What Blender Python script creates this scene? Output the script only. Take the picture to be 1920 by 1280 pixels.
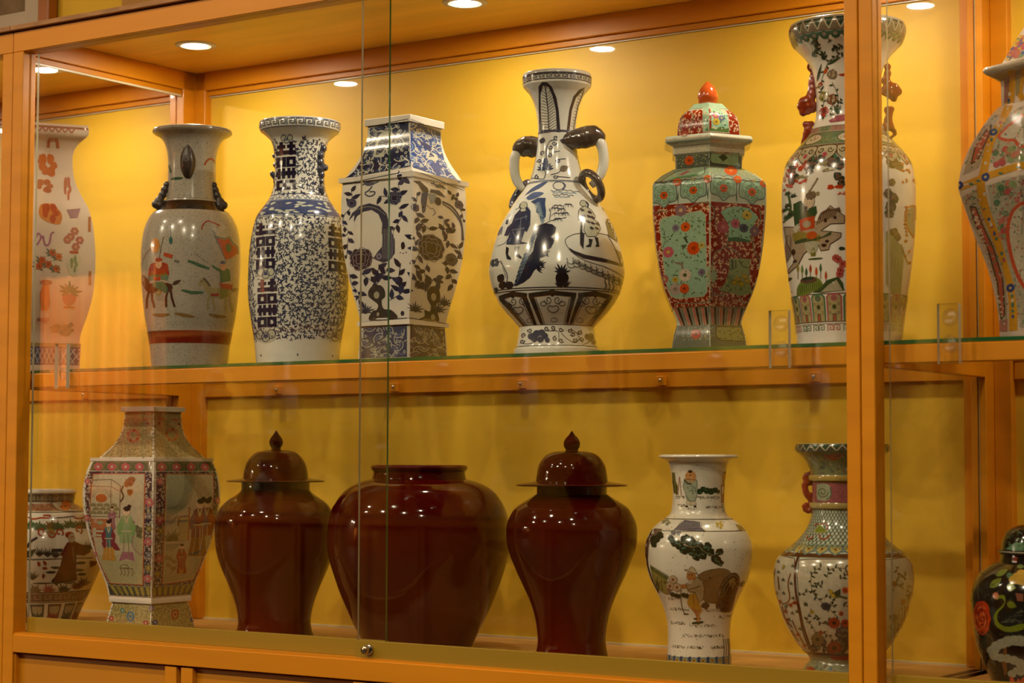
import bpy, bmesh, math, random
from mathutils import Vector, Matrix
from mathutils.bvhtree import BVHTree
from mathutils.geometry import delaunay_2d_cdt
sc = bpy.context.scene
col = sc.collection
for o in list(bpy.data.objects):
    bpy.data.objects.remove(o)
rnd = random.Random(7)
sin, cos, pi = math.sin, math.cos, math.pi

# ------------------------------------------------------------------ camera, world, exposure
CAM = Vector((3.715, -3.3037, 1.40))
YAW, PITCH, ROLL, FPX = 0.5991, 0.0616, 0.0029, 3713.6
FW = Vector((-sin(YAW)*cos(PITCH), cos(YAW)*cos(PITCH), sin(PITCH)))
RT = Vector((cos(YAW), sin(YAW), 0)); UP = RT.cross(FW)
R2 = RT*cos(ROLL) + UP*sin(ROLL); U2 = UP*cos(ROLL) - RT*sin(ROLL)
cd = bpy.data.cameras.new('camera'); cam = bpy.data.objects.new('camera', cd); col.objects.link(cam)
cd.sensor_width = 36.0; cd.lens = FPX/1920*36.0; cd.clip_start = 0.05
M = Matrix((R2, U2, -FW)).transposed().to_4x4(); M.translation = CAM
cam.matrix_world = M
cd.dof.use_dof = True; cd.dof.focus_distance = 4.35; cd.dof.aperture_fstop = 5.6
sc.camera = cam
sc.view_settings.view_transform = 'Standard'; sc.view_settings.look = 'None'
sc.view_settings.gamma = 1.0; sc.view_settings.use_curve_mapping = False
sc.view_settings.exposure = -0.26
w = bpy.data.worlds.new('world'); sc.world = w; w.use_nodes = True
w.node_tree.nodes['Background'].inputs[0].default_value = (1.0, 0.78, 0.5, 1)
w.node_tree.nodes['Background'].inputs[1].default_value = 0.10
sc.cycles.transparent_max_bounces = 32
sc.cycles.max_bounces = 10; sc.cycles.diffuse_bounces = 4; sc.cycles.glossy_bounces = 4
sc.cycles.caustics_reflective = False; sc.cycles.caustics_refractive = False
sc.cycles.sample_clamp_indirect = 4.0
SPOT_W, ROOM_W = 5.4, 52.0

def at(px, py, Y):
    d = FW + R2*((px-960)/FPX) - U2*((py-640)/FPX)
    return CAM + d*((Y-CAM.y)/d.y)
def proj(P):
    d = Vector(P)-CAM; Z = d.dot(FW)
    return 960+FPX*d.dot(R2)/Z, 640-FPX*d.dot(U2)/Z, Z

# ------------------------------------------------------------------ levels of the showcase (metres)
ZS, ZF, ZC = 1.6256, 0.985, 2.457          # shelf glass, lower board, cabinet ceiling
ZTOP = 2.410                               # top of the glazed opening
DB = 0.62                                  # front of the rear frame

# ------------------------------------------------------------------ materials
def lin(c):
    if isinstance(c, str):
        c = tuple(int(c[i:i+2], 16)/255 for i in (0, 2, 4))
    return tuple((v/12.92 if v <= .04045 else ((v+.055)/1.055)**2.4) for v in c[:3])
MATS = {}
def mat(name, c=(.5,.5,.5), rough=.4, metal=0., coat=0., var=0., scale=8., bump=0., bscale=60., stretch=(1,1,1), spec=.5, c2=None, emit=None, estr=0.):
    if name in MATS: return MATS[name]
    m = bpy.data.materials.new(name); m.use_nodes = True; nt = m.node_tree
    b = nt.nodes['Principled BSDF']
    c = lin(c) if isinstance(c, str) else c
    b.inputs['Base Color'].default_value = (*c, 1); b.inputs['Roughness'].default_value = rough
    b.inputs['Metallic'].default_value = metal; b.inputs['Coat Weight'].default_value = coat
    b.inputs['Coat Roughness'].default_value = .03; b.inputs['Specular IOR Level'].default_value = spec
    if emit is not None:
        b.inputs['Emission Color'].default_value = (*emit, 1); b.inputs['Emission Strength'].default_value = estr
    tc = nt.nodes.new('ShaderNodeTexCoord'); mp = nt.nodes.new('ShaderNodeMapping')
    mp.inputs['Scale'].default_value = stretch; nt.links.new(tc.outputs['Object'], mp.inputs[0])
    if var:
        n = nt.nodes.new('ShaderNodeTexNoise'); n.inputs['Scale'].default_value = scale; n.inputs['Detail'].default_value = 5
        nt.links.new(mp.outputs[0], n.inputs['Vector'])
        r = nt.nodes.new('ShaderNodeValToRGB'); cc = lin(c2) if c2 else tuple(v*(1-var) for v in c)
        r.color_ramp.elements[0].color = (*cc, 1); r.color_ramp.elements[1].color = (*[min(1, v*(1+var*.5)) for v in c], 1)
        r.color_ramp.elements[0].position = .32; r.color_ramp.elements[1].position = .68
        nt.links.new(n.outputs[0], r.inputs[0]); nt.links.new(r.outputs[0], b.inputs['Base Color'])
    if bump:
        n2 = nt.nodes.new('ShaderNodeTexNoise'); n2.inputs['Scale'].default_value = bscale; n2.inputs['Detail'].default_value = 4
        nt.links.new(mp.outputs[0], n2.inputs['Vector'])
        bp = nt.nodes.new('ShaderNodeBump'); bp.inputs['Strength'].default_value = bump; bp.inputs['Distance'].default_value = .004
        nt.links.new(n2.outputs[0], bp.inputs['Height']); nt.links.new(bp.outputs[0], b.inputs['Normal'])
    MATS[name] = m
    return m
def glass_mat(name, tint, f0=.04, rough=0.0):
    m = bpy.data.materials.new(name); m.use_nodes = True; nt = m.node_tree; nt.nodes.clear()
    out = nt.nodes.new('ShaderNodeOutputMaterial'); mix = nt.nodes.new('ShaderNodeMixShader')
    t = nt.nodes.new('ShaderNodeBsdfTransparent'); t.inputs[0].default_value = (*tint, 1)
    g = nt.nodes.new('ShaderNodeBsdfGlossy'); g.inputs['Roughness'].default_value = rough
    lw = nt.nodes.new('ShaderNodeLayerWeight')
    p = nt.nodes.new('ShaderNodeMath'); p.operation = 'POWER'; p.inputs[1].default_value = 5
    a = nt.nodes.new('ShaderNodeMath'); a.operation = 'MULTIPLY_ADD'; a.inputs[1].default_value = 1-f0; a.inputs[2].default_value = f0
    nt.links.new(lw.outputs['Facing'], p.inputs[0]); nt.links.new(p.outputs[0], a.inputs[0])
    nt.links.new(a.outputs[0], mix.inputs[0]); nt.links.new(t.outputs[0], mix.inputs[1]); nt.links.new(g.outputs[0], mix.inputs[2])
    nt.links.new(mix.outputs[0], out.inputs[0])
    MATS[name] = m
    return m
WOOD = mat('orange_wood', (.62, .225, .004), .42, coat=.05, spec=.35, var=.12, scale=3, stretch=(1, 1, 6), bump=.04, bscale=40)
WOODX = mat('orange_wood_rail', (.62, .225, .004), .42, coat=.05, spec=.35, var=.12, scale=3, stretch=(.4, 4, 4), bump=.04, bscale=40)
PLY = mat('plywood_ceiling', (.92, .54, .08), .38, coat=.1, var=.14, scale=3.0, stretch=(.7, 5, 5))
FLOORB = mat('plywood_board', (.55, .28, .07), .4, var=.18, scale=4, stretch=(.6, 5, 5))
YELLOW = mat('yellow_panel', (.70, .425, .020), .55, coat=.6, var=.05, scale=5, stretch=(.4, 1, 3))
YWALL = mat('yellow_wall', (.72, .43, .02), .7, var=.06, scale=2, bump=.15, bscale=90)
CUP = mat('cupboard_panel', (.52, .20, .006), .4, coat=.1, var=.1, scale=3)
GOLD = mat('gold_anodised', (.33, .20, .012), .42, metal=.15, var=.06, scale=4, stretch=(.2, 4, 4))
CHROME = mat('chrome', (.78, .74, .68), .12, metal=1.0)
BRASSY = mat('lock_brass', (.55, .45, .28), .25, metal=1.0)
DARK = mat('dark_gap', (.012, .006, .003), .8)
DUSTY = mat('raw_board', (.36, .17, .06), .8, var=.25, scale=20, stretch=(1, 4, 4))
CREAM = mat('picture_mount', (.50, .40, .28), .8, var=.05)
FRAMEW = mat('picture_frame_wood', (.34, .10, .008), .35, coat=.3, var=.2, scale=6)
WHITEM = mat('lamp_trim', (.75, .72, .64), .35)
LAMP2 = mat('hall_lamp_lens', (1, 1, 1), .3, emit=(1, .82, .55), estr=3.5)
LAMP = mat('lamp_lens', (1, 1, 1), .3, emit=(1, .87, .66), estr=16)
SCREW = mat('screw_steel', (.5, .48, .44), .3, metal=1)
SILI = mat('silicone_bead', (.62, .55, .36), .35)
EDGE = mat('green_glass_edge', (.012, .10, .028), .15, coat=.6)
EDGE2 = mat('pale_glass_edge', (.42, .36, .22), .2, coat=.5)
GLASS = glass_mat('clear_glass', (.985, .985, .975))
SHELFG = glass_mat('shelf_glass', (.955, .96, .945))
ACRYL = glass_mat('clear_acrylic', (.985, .985, .975), .04)
CARPET = mat('room_floor', (.022, .012, .008), .6, var=.2, scale=10)
ROOMC = mat('room_ceiling', (.45, .28, .12), .8)
ROOMW = mat('hall_wall', (.07, .03, .01), .8, var=.08, scale=2)

# ------------------------------------------------------------------ object helpers
def link(name, me, m, parent=None, smooth=False):
    o = bpy.data.objects.new(name, me); col.objects.link(o)
    if m is not None:
        for mm in (m if isinstance(m, (list, tuple)) else [m]): me.materials.append(mm)
    if parent: o.parent = parent
    if smooth:
        for p in me.polygons: p.use_smooth = True
    return o
def empty(name, loc, label=None, cat=None, group=None, kind=None):
    o = bpy.data.objects.new(name, None); col.objects.link(o); o.location = loc; o.empty_display_size = .05
    tag(o, label, cat, group, kind); return o
def tag(o, label=None, cat=None, group=None, kind=None):
    if label: o['label'] = label
    if cat: o['category'] = cat
    if group: o['group'] = group
    if kind: o['kind'] = kind
    return o
def box(name, lo, hi, m, parent=None, bev=.0015, off=None, label=None):
    """axis box given by two corners in world coordinates; mesh is stored relative to its parent"""
    off = off if off is not None else (parent.location if parent else Vector((0, 0, 0)))
    lo = Vector(lo)-Vector(off); hi = Vector(hi)-Vector(off)
    bm = bmesh.new()
    bmesh.ops.create_cube(bm, size=1, matrix=Matrix.Translation((lo+hi)/2) @ Matrix.Diagonal((*(hi-lo), 1)))
    if bev: bmesh.ops.bevel(bm, geom=bm.edges[:], offset=min(bev, min(hi-lo)*.3), segments=1, affect='EDGES')
    me = bpy.data.meshes.new(name); bm.to_mesh(me); bm.free()
    o = link(name, me, m, parent)
    if label: o['label'] = label
    return o
def pane(name, lo, hi, m, edge, parent, edge_lo=None):
    """glass sheet: the two large faces clear, the narrow faces in the edge colour"""
    off = parent.location; lo = Vector(lo)-off; hi = Vector(hi)-off
    bm = bmesh.new(); bmesh.ops.create_cube(bm, size=1, matrix=Matrix.Translation((lo+hi)/2) @ Matrix.Diagonal((*(hi-lo), 1)))
    d = hi-lo; ax = min(range(3), key=lambda i: d[i])
    for f in bm.faces: f.material_index = 0 if abs(f.normal[ax]) > .9 else (2 if edge_lo and f.normal.x < -.9 else 1)
    me = bpy.data.meshes.new(name); bm.to_mesh(me); bm.free()
    return link(name, me, [m, edge]+([edge_lo] if edge_lo else []), parent)
def lathe(prof, seg=48, axis='z'):
    """closed surface of revolution from (r, z) pairs"""
    bm = bmesh.new(); rings = []
    for r, z in prof:
        rings.append([bm.verts.new((r*cos(2*pi*i/seg), r*sin(2*pi*i/seg), z)) for i in range(seg)])
    for a, b in zip(rings, rings[1:]):
        for i in range(seg): bm.faces.new((a[i], a[(i+1) % seg], b[(i+1) % seg], b[i]))
    if prof[0][0] > 1e-5: bm.faces.new(rings[0][::-1])
    if prof[-1][0] > 1e-5: bm.faces.new(rings[-1])
    bmesh.ops.recalc_face_normals(bm, faces=bm.faces[:])
    return bm
def bm_obj(name, bm, m, parent=None, smooth=True):
    me = bpy.data.meshes.new(name); bm.to_mesh(me); bm.free()
    return link(name, me, m, parent, smooth)

# ------------------------------------------------------------------ room
def struct(name, lo, hi, m, bev=0):
    o = box(name, lo, hi, m, None, bev); o['kind'] = 'structure'; return o
struct('floor', (-10, -9, -.05), (7, .78, 0), CARPET)
struct('ceiling', (-10, -9, 3.9), (7, .78, 3.95), ROOMC)
struct('wall_back', (-10, .70, 0), (7, .78, 3.9), YWALL)
struct('wall_front', (-10, -9.08, 0), (7, -9, 3.9), ROOMW)
struct('wall_left', (-10.08, -9, 0), (-10, .78, 3.9), ROOMW)
struct('wall_right', (7, -9, 0), (7.08, .78, 3.9), ROOMW)

# ------------------------------------------------------------------ display cabinets
def cabinet(x0, wl, width, wr, label, lamps, handle_xs=(), split=None, full=True, cup=True):
    """x0 outer left, wl/wr post widths; glazed unit above a cupboard"""
    x1 = x0+width; xi, xj = x0+wl, x1-wr
    c = empty('display_cabinet', (x0, 0, 0), label, 'cabinet')
    B = lambda n, lo, hi, m=WOOD, bev=.0015, label=None: box(n, lo, hi, m, c, bev, label=label)
    B('corner_post', (x0, 0, 0), (xi, .042, ZTOP)); B('corner_post', (xj, 0, 0), (x1, .042, ZTOP))
    B('front_rail', (x0, 0, ZTOP), (x1, .016, ZC+.004), WOODX)
    B('front_rail', (xi, 0, .942), (xj, .05, ZF), WOODX)
    B('sliding_track', (xi, .004, ZF), (xj, .05, ZF+.004), WOODX, 0)
    B('head_track', (xi, .016, ZTOP), (xj, .05, ZTOP+.02), WOODX, .001)
    B('top_board', (x0, -.012, ZC+.006), (x1, .70, ZC+.018), DUSTY, .001)
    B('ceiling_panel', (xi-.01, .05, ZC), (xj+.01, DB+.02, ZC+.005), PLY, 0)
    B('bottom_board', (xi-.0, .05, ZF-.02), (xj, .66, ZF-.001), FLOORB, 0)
    # rear frame
    B('rear_post', (x0, .575, ZF), (xi-.012, .66, ZC)); B('rear_post', (xi-.012, DB, ZF), (xi+.025, .66, ZC))
    B('rear_post', (xj+.012, .575, ZF), (x1-.002, .66, ZC)); B('rear_post', (xj-.022, DB, ZF), (xj+.012, .66, ZC))
    B('rear_rail', (xi-.01, DB, 2.408), (xj+.01, .66, ZC), WOODX)
    B('rear_moulding', (xi+.025, DB+.012, 2.394), (xj-.02, .66, 2.408), WOODX)
    B('back_panel', (xi+.02, .645, ZF), (xj-.02, .66, 2.396), YELLOW, 0)
    B('rear_seal', (xi+.024, .640, 2.3905), (xj-.02, .646, 2.394), SILI, 0)
    B('floor_seal', (xi+.024, .638, ZF-.001), (xj-.02, .646, ZF+.003), SILI, 0)
    # left side frame and panes
    xs = xi-.012
    B('side_beam', (x0, .05, 2.408), (xs, DB, ZC)); B('side_moulding', (x0, .05, 2.394), (xs-.008, DB-.045, 2.408))
    B('side_seal', (xs-.016, .05, 2.389), (xs-.008, .575, 2.394), SILI, 0)
    B('side_rail', (x0, .05, ZS-.047), (xs, .575, ZS-.008))
    pane('side_pane', (xs-.016, .045, ZS+.001), (xs-.011, .576, 2.39), GLASS, EDGE2, c)
    pane('side_pane', (xs-.016, .045, ZF), (xs-.011, .576, ZS-.048), GLASS, EDGE2, c)
    # shelf
    pane('shelf_glass', (xi-.010, .052, ZS-.007), (xj+.010, .63, ZS), SHELFG, EDGE, c)
    B('shelf_rail', (xi-.008, .052, ZS-.042), (xj+.008, .075, ZS-.0085), WOODX)
    B('shelf_rail', (xi+.026, .633, ZS-.050), (xj-.024, .6445, ZS-.0085), WOODX)
    for q in range(5):
        xb = xi+.289+q*.385
        if xb < xj-.05:
            b = B('shelf_bracket', (xb-.011, .622, ZS-.046), (xb+.011, .6335, ZS-.025), WOODX, .0008)
            s = bm_obj('screw', lathe([(.0001, .0024), (.0030, .0020), (.0036, 0), (.0036, -.002)], 12), SCREW, b)
            s.matrix_local = Matrix.Translation((xb-x0, .6215, ZS-.034)) @ Matrix.Rotation(pi/2, 4, 'X')
    # cupboard below
    if cup:
        B('gap_shade_sheet', (xi, .06, .02), (xj, .07, .942), DARK, 0)  # near-black sheet close behind the doors stands for shade in their gaps
        n = 4; pw = (xj-xi)/n
        for q in range(n):
            a, b_ = xi+q*pw+.004, xi+(q+1)*pw-.010
            d = B('cupboard_door', (a, .018, .03), (b_, .030, .938), CUP, .001)
            for (p, r) in ((a, a+.002 if q == 0 else a+.036), (b_-.036, b_)):
                st = box('stile', (p, .004, .03), (r, .018, .938), WOOD, None, .001, off=c.location); st.parent = d
    # sliding glass doors
    if full:
        mid = split if split else (xi+xj)/2
        for nm, a, b_, y, z0 in (('rear', xi+.012, mid+.030, .036, ZF+.004), ('fore', mid-.030, xj-.005, .016, ZF+.002)):
            d = pane('sliding_door', (a, y, z0+.01), (b_, y+.006, ZTOP+.002), GLASS, EDGE, c, EDGE2)
            r = box('bottom_rail', (a, y-.004, z0), (b_, y+.010, ZF+.040), GOLD, None, .0008, off=c.location); r.parent = d
            if nm == 'fore':
                p = Vector((mid+.006, .0105, ZF+.022))
                for n_, pr, mm in (('lock_collar', [(.0001, 0), (.0115, 0), (.0115, .0025), (.0095, .004), (.0001, .004)], CHROME),
                                   ('lock_barrel', [(.0001, .003), (.0085, .003), (.0085, .0165), (.0075, .018), (.0001, .018)], BRASSY),
                                   ('keyhole', [(.0001, .0182), (.0022, .0182), (.0022, .0184), (.0001, .0184)], DARK)):
                    k = bm_obj(n_, lathe(pr, 24), mm, d); k.matrix_local = Matrix.Translation(p-Vector((x0, 0, 0))) @ Matrix.Rotation(pi/2, 4, 'X')
            for hx in handle_xs:
                if a < hx < b_ and not (nm == 'rear' and hx > mid-.03) and not (nm == 'fore' and hx < mid+.03):
                    h = pane('pull_handle', (hx-.020, y-.012, ZS-.047), (hx+.020, y-.001, ZS+.060), ACRYL, MATS['acrylic_edge'], c); h.parent = d
                    for hz in (ZS+.036, ZS-.012):
                        k = bm_obj('adhesive_pad', lathe([(.0001, 0), (.016, 0), (.016, .0006), (.0001, .0006)], 28), MATS['adhesive'], h)
                        k.matrix_local = Matrix.Translation((hx-x0, y-.0002, hz)) @ Matrix.Rotation(pi/2, 4, 'X')
    return c
mat('acrylic_edge', (.62, .56, .42), .2, coat=.5)
glass_mat('adhesive', (.965, .955, .93), .05, .35)
def downlight(x, y, z, label, group, power, size=.030, angle=168, up=None):
    e = empty('downlight', (x, y, z), label, 'lamp', group)
    bm_obj('trim_ring', lathe([(size*1.05, .012), (size*1.05, -.001), (size*1.2, -.004), (size*1.7, -.003), (size*1.75, 0)], 40), WHITEM, e)
    bm_obj('lens', lathe([(.0001, -.0015), (size*1.04, -.0015), (size*1.04, .0), (.0001, .0)], 32), LAMP if z < 3 else LAMP2, e)
    L = bpy.data.lights.new('lamp', 'AREA'); L.shape = 'DISK'; L.size = size*2; L.energy = power
    L.color = (1, .89, .70) if z < 3 else (1, .82, .56)
    lo = bpy.data.objects.new('lamp_light', L); col.objects.link(lo); lo.parent = e; lo.location = (0, 0, -.003)
    return e

cabs = [cabinet(-2.294, .036, 2.256, .036, 'orange wood glass cabinet holding the peach square vase and wide painted jar', 3, (-.30,)),
        cabinet(-.036, .036, 2.256, .027, 'long orange wood display cabinet with three red jars on its lower level', 3, (.124, 2.055), split=1.082),
        cabinet(2.222, .027, 2.256, .036, 'orange wood glass cabinet holding the yellow lidded vase and black floral jar', 3, (2.378,))]
LAMP_AT = (('recessed lamp in the peach vase cabinet, far end from the crackle vase', 'recessed lamp in the middle of the peach vase cabinet ceiling', 'recessed lamp in the peach vase cabinet next to the long cabinet'),
           ('recessed lamp in the long cabinet ceiling above the crackle vase', 'recessed lamp in the long cabinet ceiling above the blue square vase', 'recessed lamp in the long cabinet ceiling above the red hexagonal jar'),
           ('recessed lamp in the yellow ribbed vase cabinet next to the long cabinet', 'recessed lamp in the middle of the yellow ribbed vase cabinet ceiling', 'recessed lamp at the outer end of the yellow ribbed vase cabinet ceiling'))
for k, bx in enumerate((-2.258, 0, 2.249)):
    for j, lx in enumerate((.25, 1.09, 1.95)):
        downlight(bx+lx, .345, ZC, LAMP_AT[k][j], 'cabinet ceiling lamps', SPOT_W)
# ------------------------------------------------------------------ vase shapes
def catmull(pts, n=6):
    if len(pts) < 3: return list(pts)
    P = [pts[0]]+list(pts)+[pts[-1]]; out = []
    for i in range(1, len(P)-2):
        p0, p1, p2, p3 = P[i-1], P[i], P[i+1], P[i+2]
        for k in range(n):
            t = k/n
            out.append(tuple(.5*((2*b)+(-a+c)*t+(2*a-5*b+4*c-d)*t*t+(-a+3*b-3*c+d)*t**3) for a, b, c, d in zip(p0, p1, p2, p3)))
    out.append(tuple(pts[-1])); return out

class Pot:
    """one vessel: measures are read as (height, half width) pairs of its outline and turned into metres at the spot where it stands"""
    def __init__(s, name, label, cat, ax, ymid, Y, base, n=0, rot=0., group=None, shape=None):
        q = at(ax, ymid, Y); s.x, s.Y = q.x, Y; s.base = base
        s.k = proj(q)[2]/FPX
        s.root = empty(name, (q.x, Y, base), label, cat, group)
        v = Vector((CAM.x-q.x, CAM.y-Y, 0)).normalized(); s.n = v; s.e = Vector((-v.y, v.x, 0))
        s.az = math.atan2(v.y, v.x); s.sides = n; s.rot = rot; s.shape = shape; s.ax = ax
        s.za, s.zb = s._z(200), s._z(1200)
        s.trees = []; s.parts = {}; s.off = 0
        if n:   # corner angles relative to the viewing side
            cs = [rot+2*pi*i/n+pi/n for i in range(n)]
            s.wid = max(abs(sin(a-s.az)) for a in cs)
        else: s.wid = 1.0
    def _z(s, y):
        z = at(s.ax, y, s.Y).z
        for _ in range(2):
            pz = proj((s.x, s.Y, z))[1]; z += (pz-y)*s.k
        return z-s.base
    def z(s, y): return s.za+(s.zb-s.za)*(y-200)/1000.0
    def axis(s, y): return proj((s.x, s.Y, s.z(y)+s.base))[0]
    def radius(s, h): return h*s.k/s.wid
    def section(s, R, seg):
        if s.sides:
            m = max(2, seg//s.sides); out = []
            for i in range(s.sides):
                a0 = s.rot+2*pi*i/s.sides-pi/s.sides; a1 = a0+2*pi/s.sides
                p0 = Vector((cos(a0), sin(a0)))*R; p1 = Vector((cos(a1), sin(a1)))*R
                out.append([p0.lerp(p1, j/m) for j in range(m+1)])
            return out
        pts = []
        for j in range(seg+1):
            a = 2*pi*j/seg; r = R
            if s.shape: r = R*s.shape(a-s.az)
            pts.append(Vector((cos(a), sin(a)))*r)
        return [pts]
    def body(s, segs, name='body', m=None, seg=144, lid=False, inner=True, foot=True, n=6, round_=False, label=None, parent=None):
        """segs: list of outline runs [(y, half), ...] from the top down; runs meet at crisp edges"""
        runs = []
        for sg in segs: runs.append([(s.radius(h), s.z(y)) for y, h in catmull(sg, n)])
        if foot:                                    # continue to the board it stands on
            r, z = runs[-1][-1]
            if z > 0: runs[-1].append((r, 0.0))
            else: runs[-1] = [(r_, max(z_, 0)) for r_, z_ in runs[-1]]
            runs.append([(runs[-1][-1][0], runs[-1][-1][1]), (runs[-1][-1][0]*.9, runs[-1][-1][1]+.0005), (.0005, runs[-1][-1][1]+.002)])
        else:
            r, z = runs[-1][-1]; runs.append([(r, z), (max(r-.012, .0005), z), (max(r-.02, .0004), z+.01)])
        if inner:                                   # lip and the inside of the neck
            allp = [p for rr in runs for p in rr]; r0, z0 = allp[0]
            ins = [(r0, z0), (r0-.0015, z0+.0012), (r0-.004, z0+.001), (r0-.006, z0-.001)]
            for r, z in allp:
                if z0-.22 < z < z0-.006: ins.append((max(r-.008, .004), z))
            ins.append((.0005, ins[-1][1])); runs.insert(0, ins[::-1])
        else:
            r, z = runs[0][0]
            if r > .002: runs.insert(0, [(.0005, z), (r, z)])
        sv = s.sides, s.shape
        if round_: s.sides, s.shape = 0, None
        verts, faces = [], []
        for run in runs:
            secs = [s.section(r, seg) for r, z in run]
            for gi in range(len(secs[0])):
                base = len(verts); L = len(secs[0][gi])
                for (r, z), sec in zip(run, secs):
                    verts += [(p.x, p.y, z) for p in sec[gi]]
                for i in range(len(run)-1):
                    for j in range(L-1):
                        a = base+i*L+j; faces.append((a, a+L, a+L+1, a+1))
        s.sides, s.shape = sv
        me = bpy.data.meshes.new(name); me.from_pydata([tuple(v) for v in verts], [], faces)
        bm = bmesh.new(); bm.from_mesh(me)
        if not s.sides or round_: bmesh.ops.remove_doubles(bm, verts=[v for v in bm.verts], dist=1e-7)
        bmesh.ops.dissolve_degenerate(bm, edges=bm.edges[:], dist=1e-7)
        bm.to_mesh(me); bm.free()
        o = link(name, me, m, parent or s.root, True)
        if label: o['label'] = label
        # sharp meeting of runs
        me.update()
        try: me.set_sharp_from_angle(angle=math.radians(50))
        except Exception: pass
        s.trees.append(BVHTree.FromPolygons([Vector(v.co) for v in me.vertices], [list(p.vertices) for p in me.polygons]))
        return o
    # ---------------------------------------------------------------- painting on the glaze
    def hit(s, org, d):
        best = None
        for t in s.trees:
            r = t.ray_cast(org, d)
            if r[0] is not None and (best is None or r[3] < best[3]): best = r
        return best
    def pt(s, x, y, lift):
        if s.mode == 'flat':
            o = s.e*((x-s.axis(y))*s.k)+s.n*1.0; o.z = s.z(y); d = -s.n
        else:
            t = x/s.rref; dr = s.n*cos(t)+s.e*sin(t); o = dr*1.0; o.z = s.z(y); d = -dr
        h = s.hit(o, d)
        if h is None: return None
        nn = h[1]
        if nn.dot(d) > 0: nn = -nn
        if s.mode == 'flat' and -nn.dot(d) < .06: return None
        return h[0]+nn*lift
    mode = 'flat'; rref = 80.; dest = 'painted_decoration'; ox = oy = 0.; sc = 1.
    def flat(s, ox=0., oy=0., sc=1.): s.mode = 'flat'; s.ox, s.oy, s.sc = ox, oy, sc; return s
    def cyl(s, rref): s.mode = 'cyl'; s.rref = rref; s.ox = s.oy = 0.; s.sc = 1.; return s
    def spot(s, x, y, toward=0.):
        """local point (right, toward the viewing side, up) for a place on the outline drawing"""
        x, y = s.ox+x/s.sc, s.oy+y/s.sc
        return ((x-s.axis(y))*s.k, toward*s.k, s.z(y))
    def part(s, name): s.dest = name; return s
    def emit(s, pts, faces, c, L):
        V, Fc, C = s.parts.setdefault(s.dest, ([], [], []))
        s.off += 1; lift = .00022+.00020*L+(s.off % 40)*.000003
        c = lin(c); mp = []
        ox, oy, q = s.ox, s.oy, 1/s.sc
        for x, y in pts:
            p = s.pt(ox+x*q, oy+y*q, lift)
            if p is None: mp.append(-1)
            else:
                mp.append(len(V)); V.append(p); C.append(c)
        for f in faces:
            g = [mp[i] for i in f]
            if min(g) < 0: continue
            ps = [V[i] for i in g]
            if max((ps[i]-ps[i-1]).length for i in range(len(ps))) > .035: continue
            Fc.append(g)
    def poly(s, pts, c, L=1, g=6.0, smooth=False):
        g *= s.sc
        if smooth: pts = catmull(list(pts)+[pts[0]], 5)[:-1]
        P = [Vector(p) for p in dens(pts, g)]
        n = len(P); xs = [p.x for p in P]; ys = [p.y for p in P]; extra = []
        if max(xs)-min(xs) > g*1.6 and max(ys)-min(ys) > g*1.6:
            x = min(xs)+g*.7
            while x < max(xs):
                y = min(ys)+g*.6
                while y < max(ys):
                    if inside(x, y, P): extra.append(Vector((x, y)))
                    y += g
                x += g
        try: r = delaunay_2d_cdt(P+extra, [], [list(range(n))], 1, 1e-4)
        except Exception: return s
        s.emit([(v.x, v.y) for v in r[0]], r[2], c, L); return s
    def blob(s, x, y, rx, ry=None, c='000000', L=1, n=14, wob=0., ang=0., seed=0):
        ry = ry or rx; rr = random.Random(int(x*7+y*13+seed)); P = []
        for i in range(n):
            a = 2*pi*i/n; q = 1+wob*(rr.random()-.5)*2
            u, v = rx*cos(a)*q, ry*sin(a)*q
            P.append((x+u*cos(ang)-v*sin(ang), y+u*sin(ang)+v*cos(ang)))
        if max(rx, ry) < 4*s.sc:
            s.emit([(x, y)]+P, [(0, 1+i, 1+(i+1) % n) for i in range(n)], c, L); return s
        return s.poly(P, c, L)
    def line(s, pts, w=1.5, c='000000', L=2, taper=0., smooth=False, step=3.):
        if smooth and len(pts) > 2: pts = catmull(pts, 6)
        P = dens(pts, step*s.sc, False); n = len(P)
        if n < 2: return s
        V, F = [], []
        for i, p in enumerate(P):
            a = P[max(0, i-1)]; b = P[min(n-1, i+1)]; dx, dy = b[0]-a[0], b[1]-a[1]; l = math.hypot(dx, dy) or 1
            t = i/(n-1); ww = w*.5
            if taper: ww *= (1-taper)+taper*sin(pi*min(1, max(0.03, t)))
            V += [(p[0]-dy/l*ww, p[1]+dx/l*ww), (p[0]+dy/l*ww, p[1]-dx/l*ww)]
            if i: F.append((2*i-2, 2*i-1, 2*i+1, 2*i))
        s.emit(V, F, c, L); return s
    def loop(s, pts, w, c, L=2, smooth=False):
        return s.line(list(pts)+[pts[0]] if not smooth else catmull(list(pts)+[pts[0]], 6), w, c, L)
    def leaf(s, x, y, l, w, ang, c, L=1, vein=None):
        V = [(x, y)]; n = 6; up, dn = [], []
        for i in range(1, n):
            t = i/n; h = w*.5*sin(pi*t**.8)
            for sg, lst in ((1, up), (-1, dn)): lst.append((x+cos(ang)*l*t-sin(ang)*h*sg, y+sin(ang)*l*t+cos(ang)*h*sg))
        tip = (x+cos(ang)*l, y+sin(ang)*l); P = [(x, y)]+up+[tip]+dn[::-1]
        if max(l, w) < 9*s.sc:
            m = (x+cos(ang)*l*.5, y+sin(ang)*l*.5); s.emit([m]+P, [(0, 1+i, 1+(i+1) % len(P)) for i in range(len(P))], c, L)
        else: s.poly(P, c, L)
        if vein: s.line([(x, y), tip], 1.0, vein, L+1)
        return s
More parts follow.
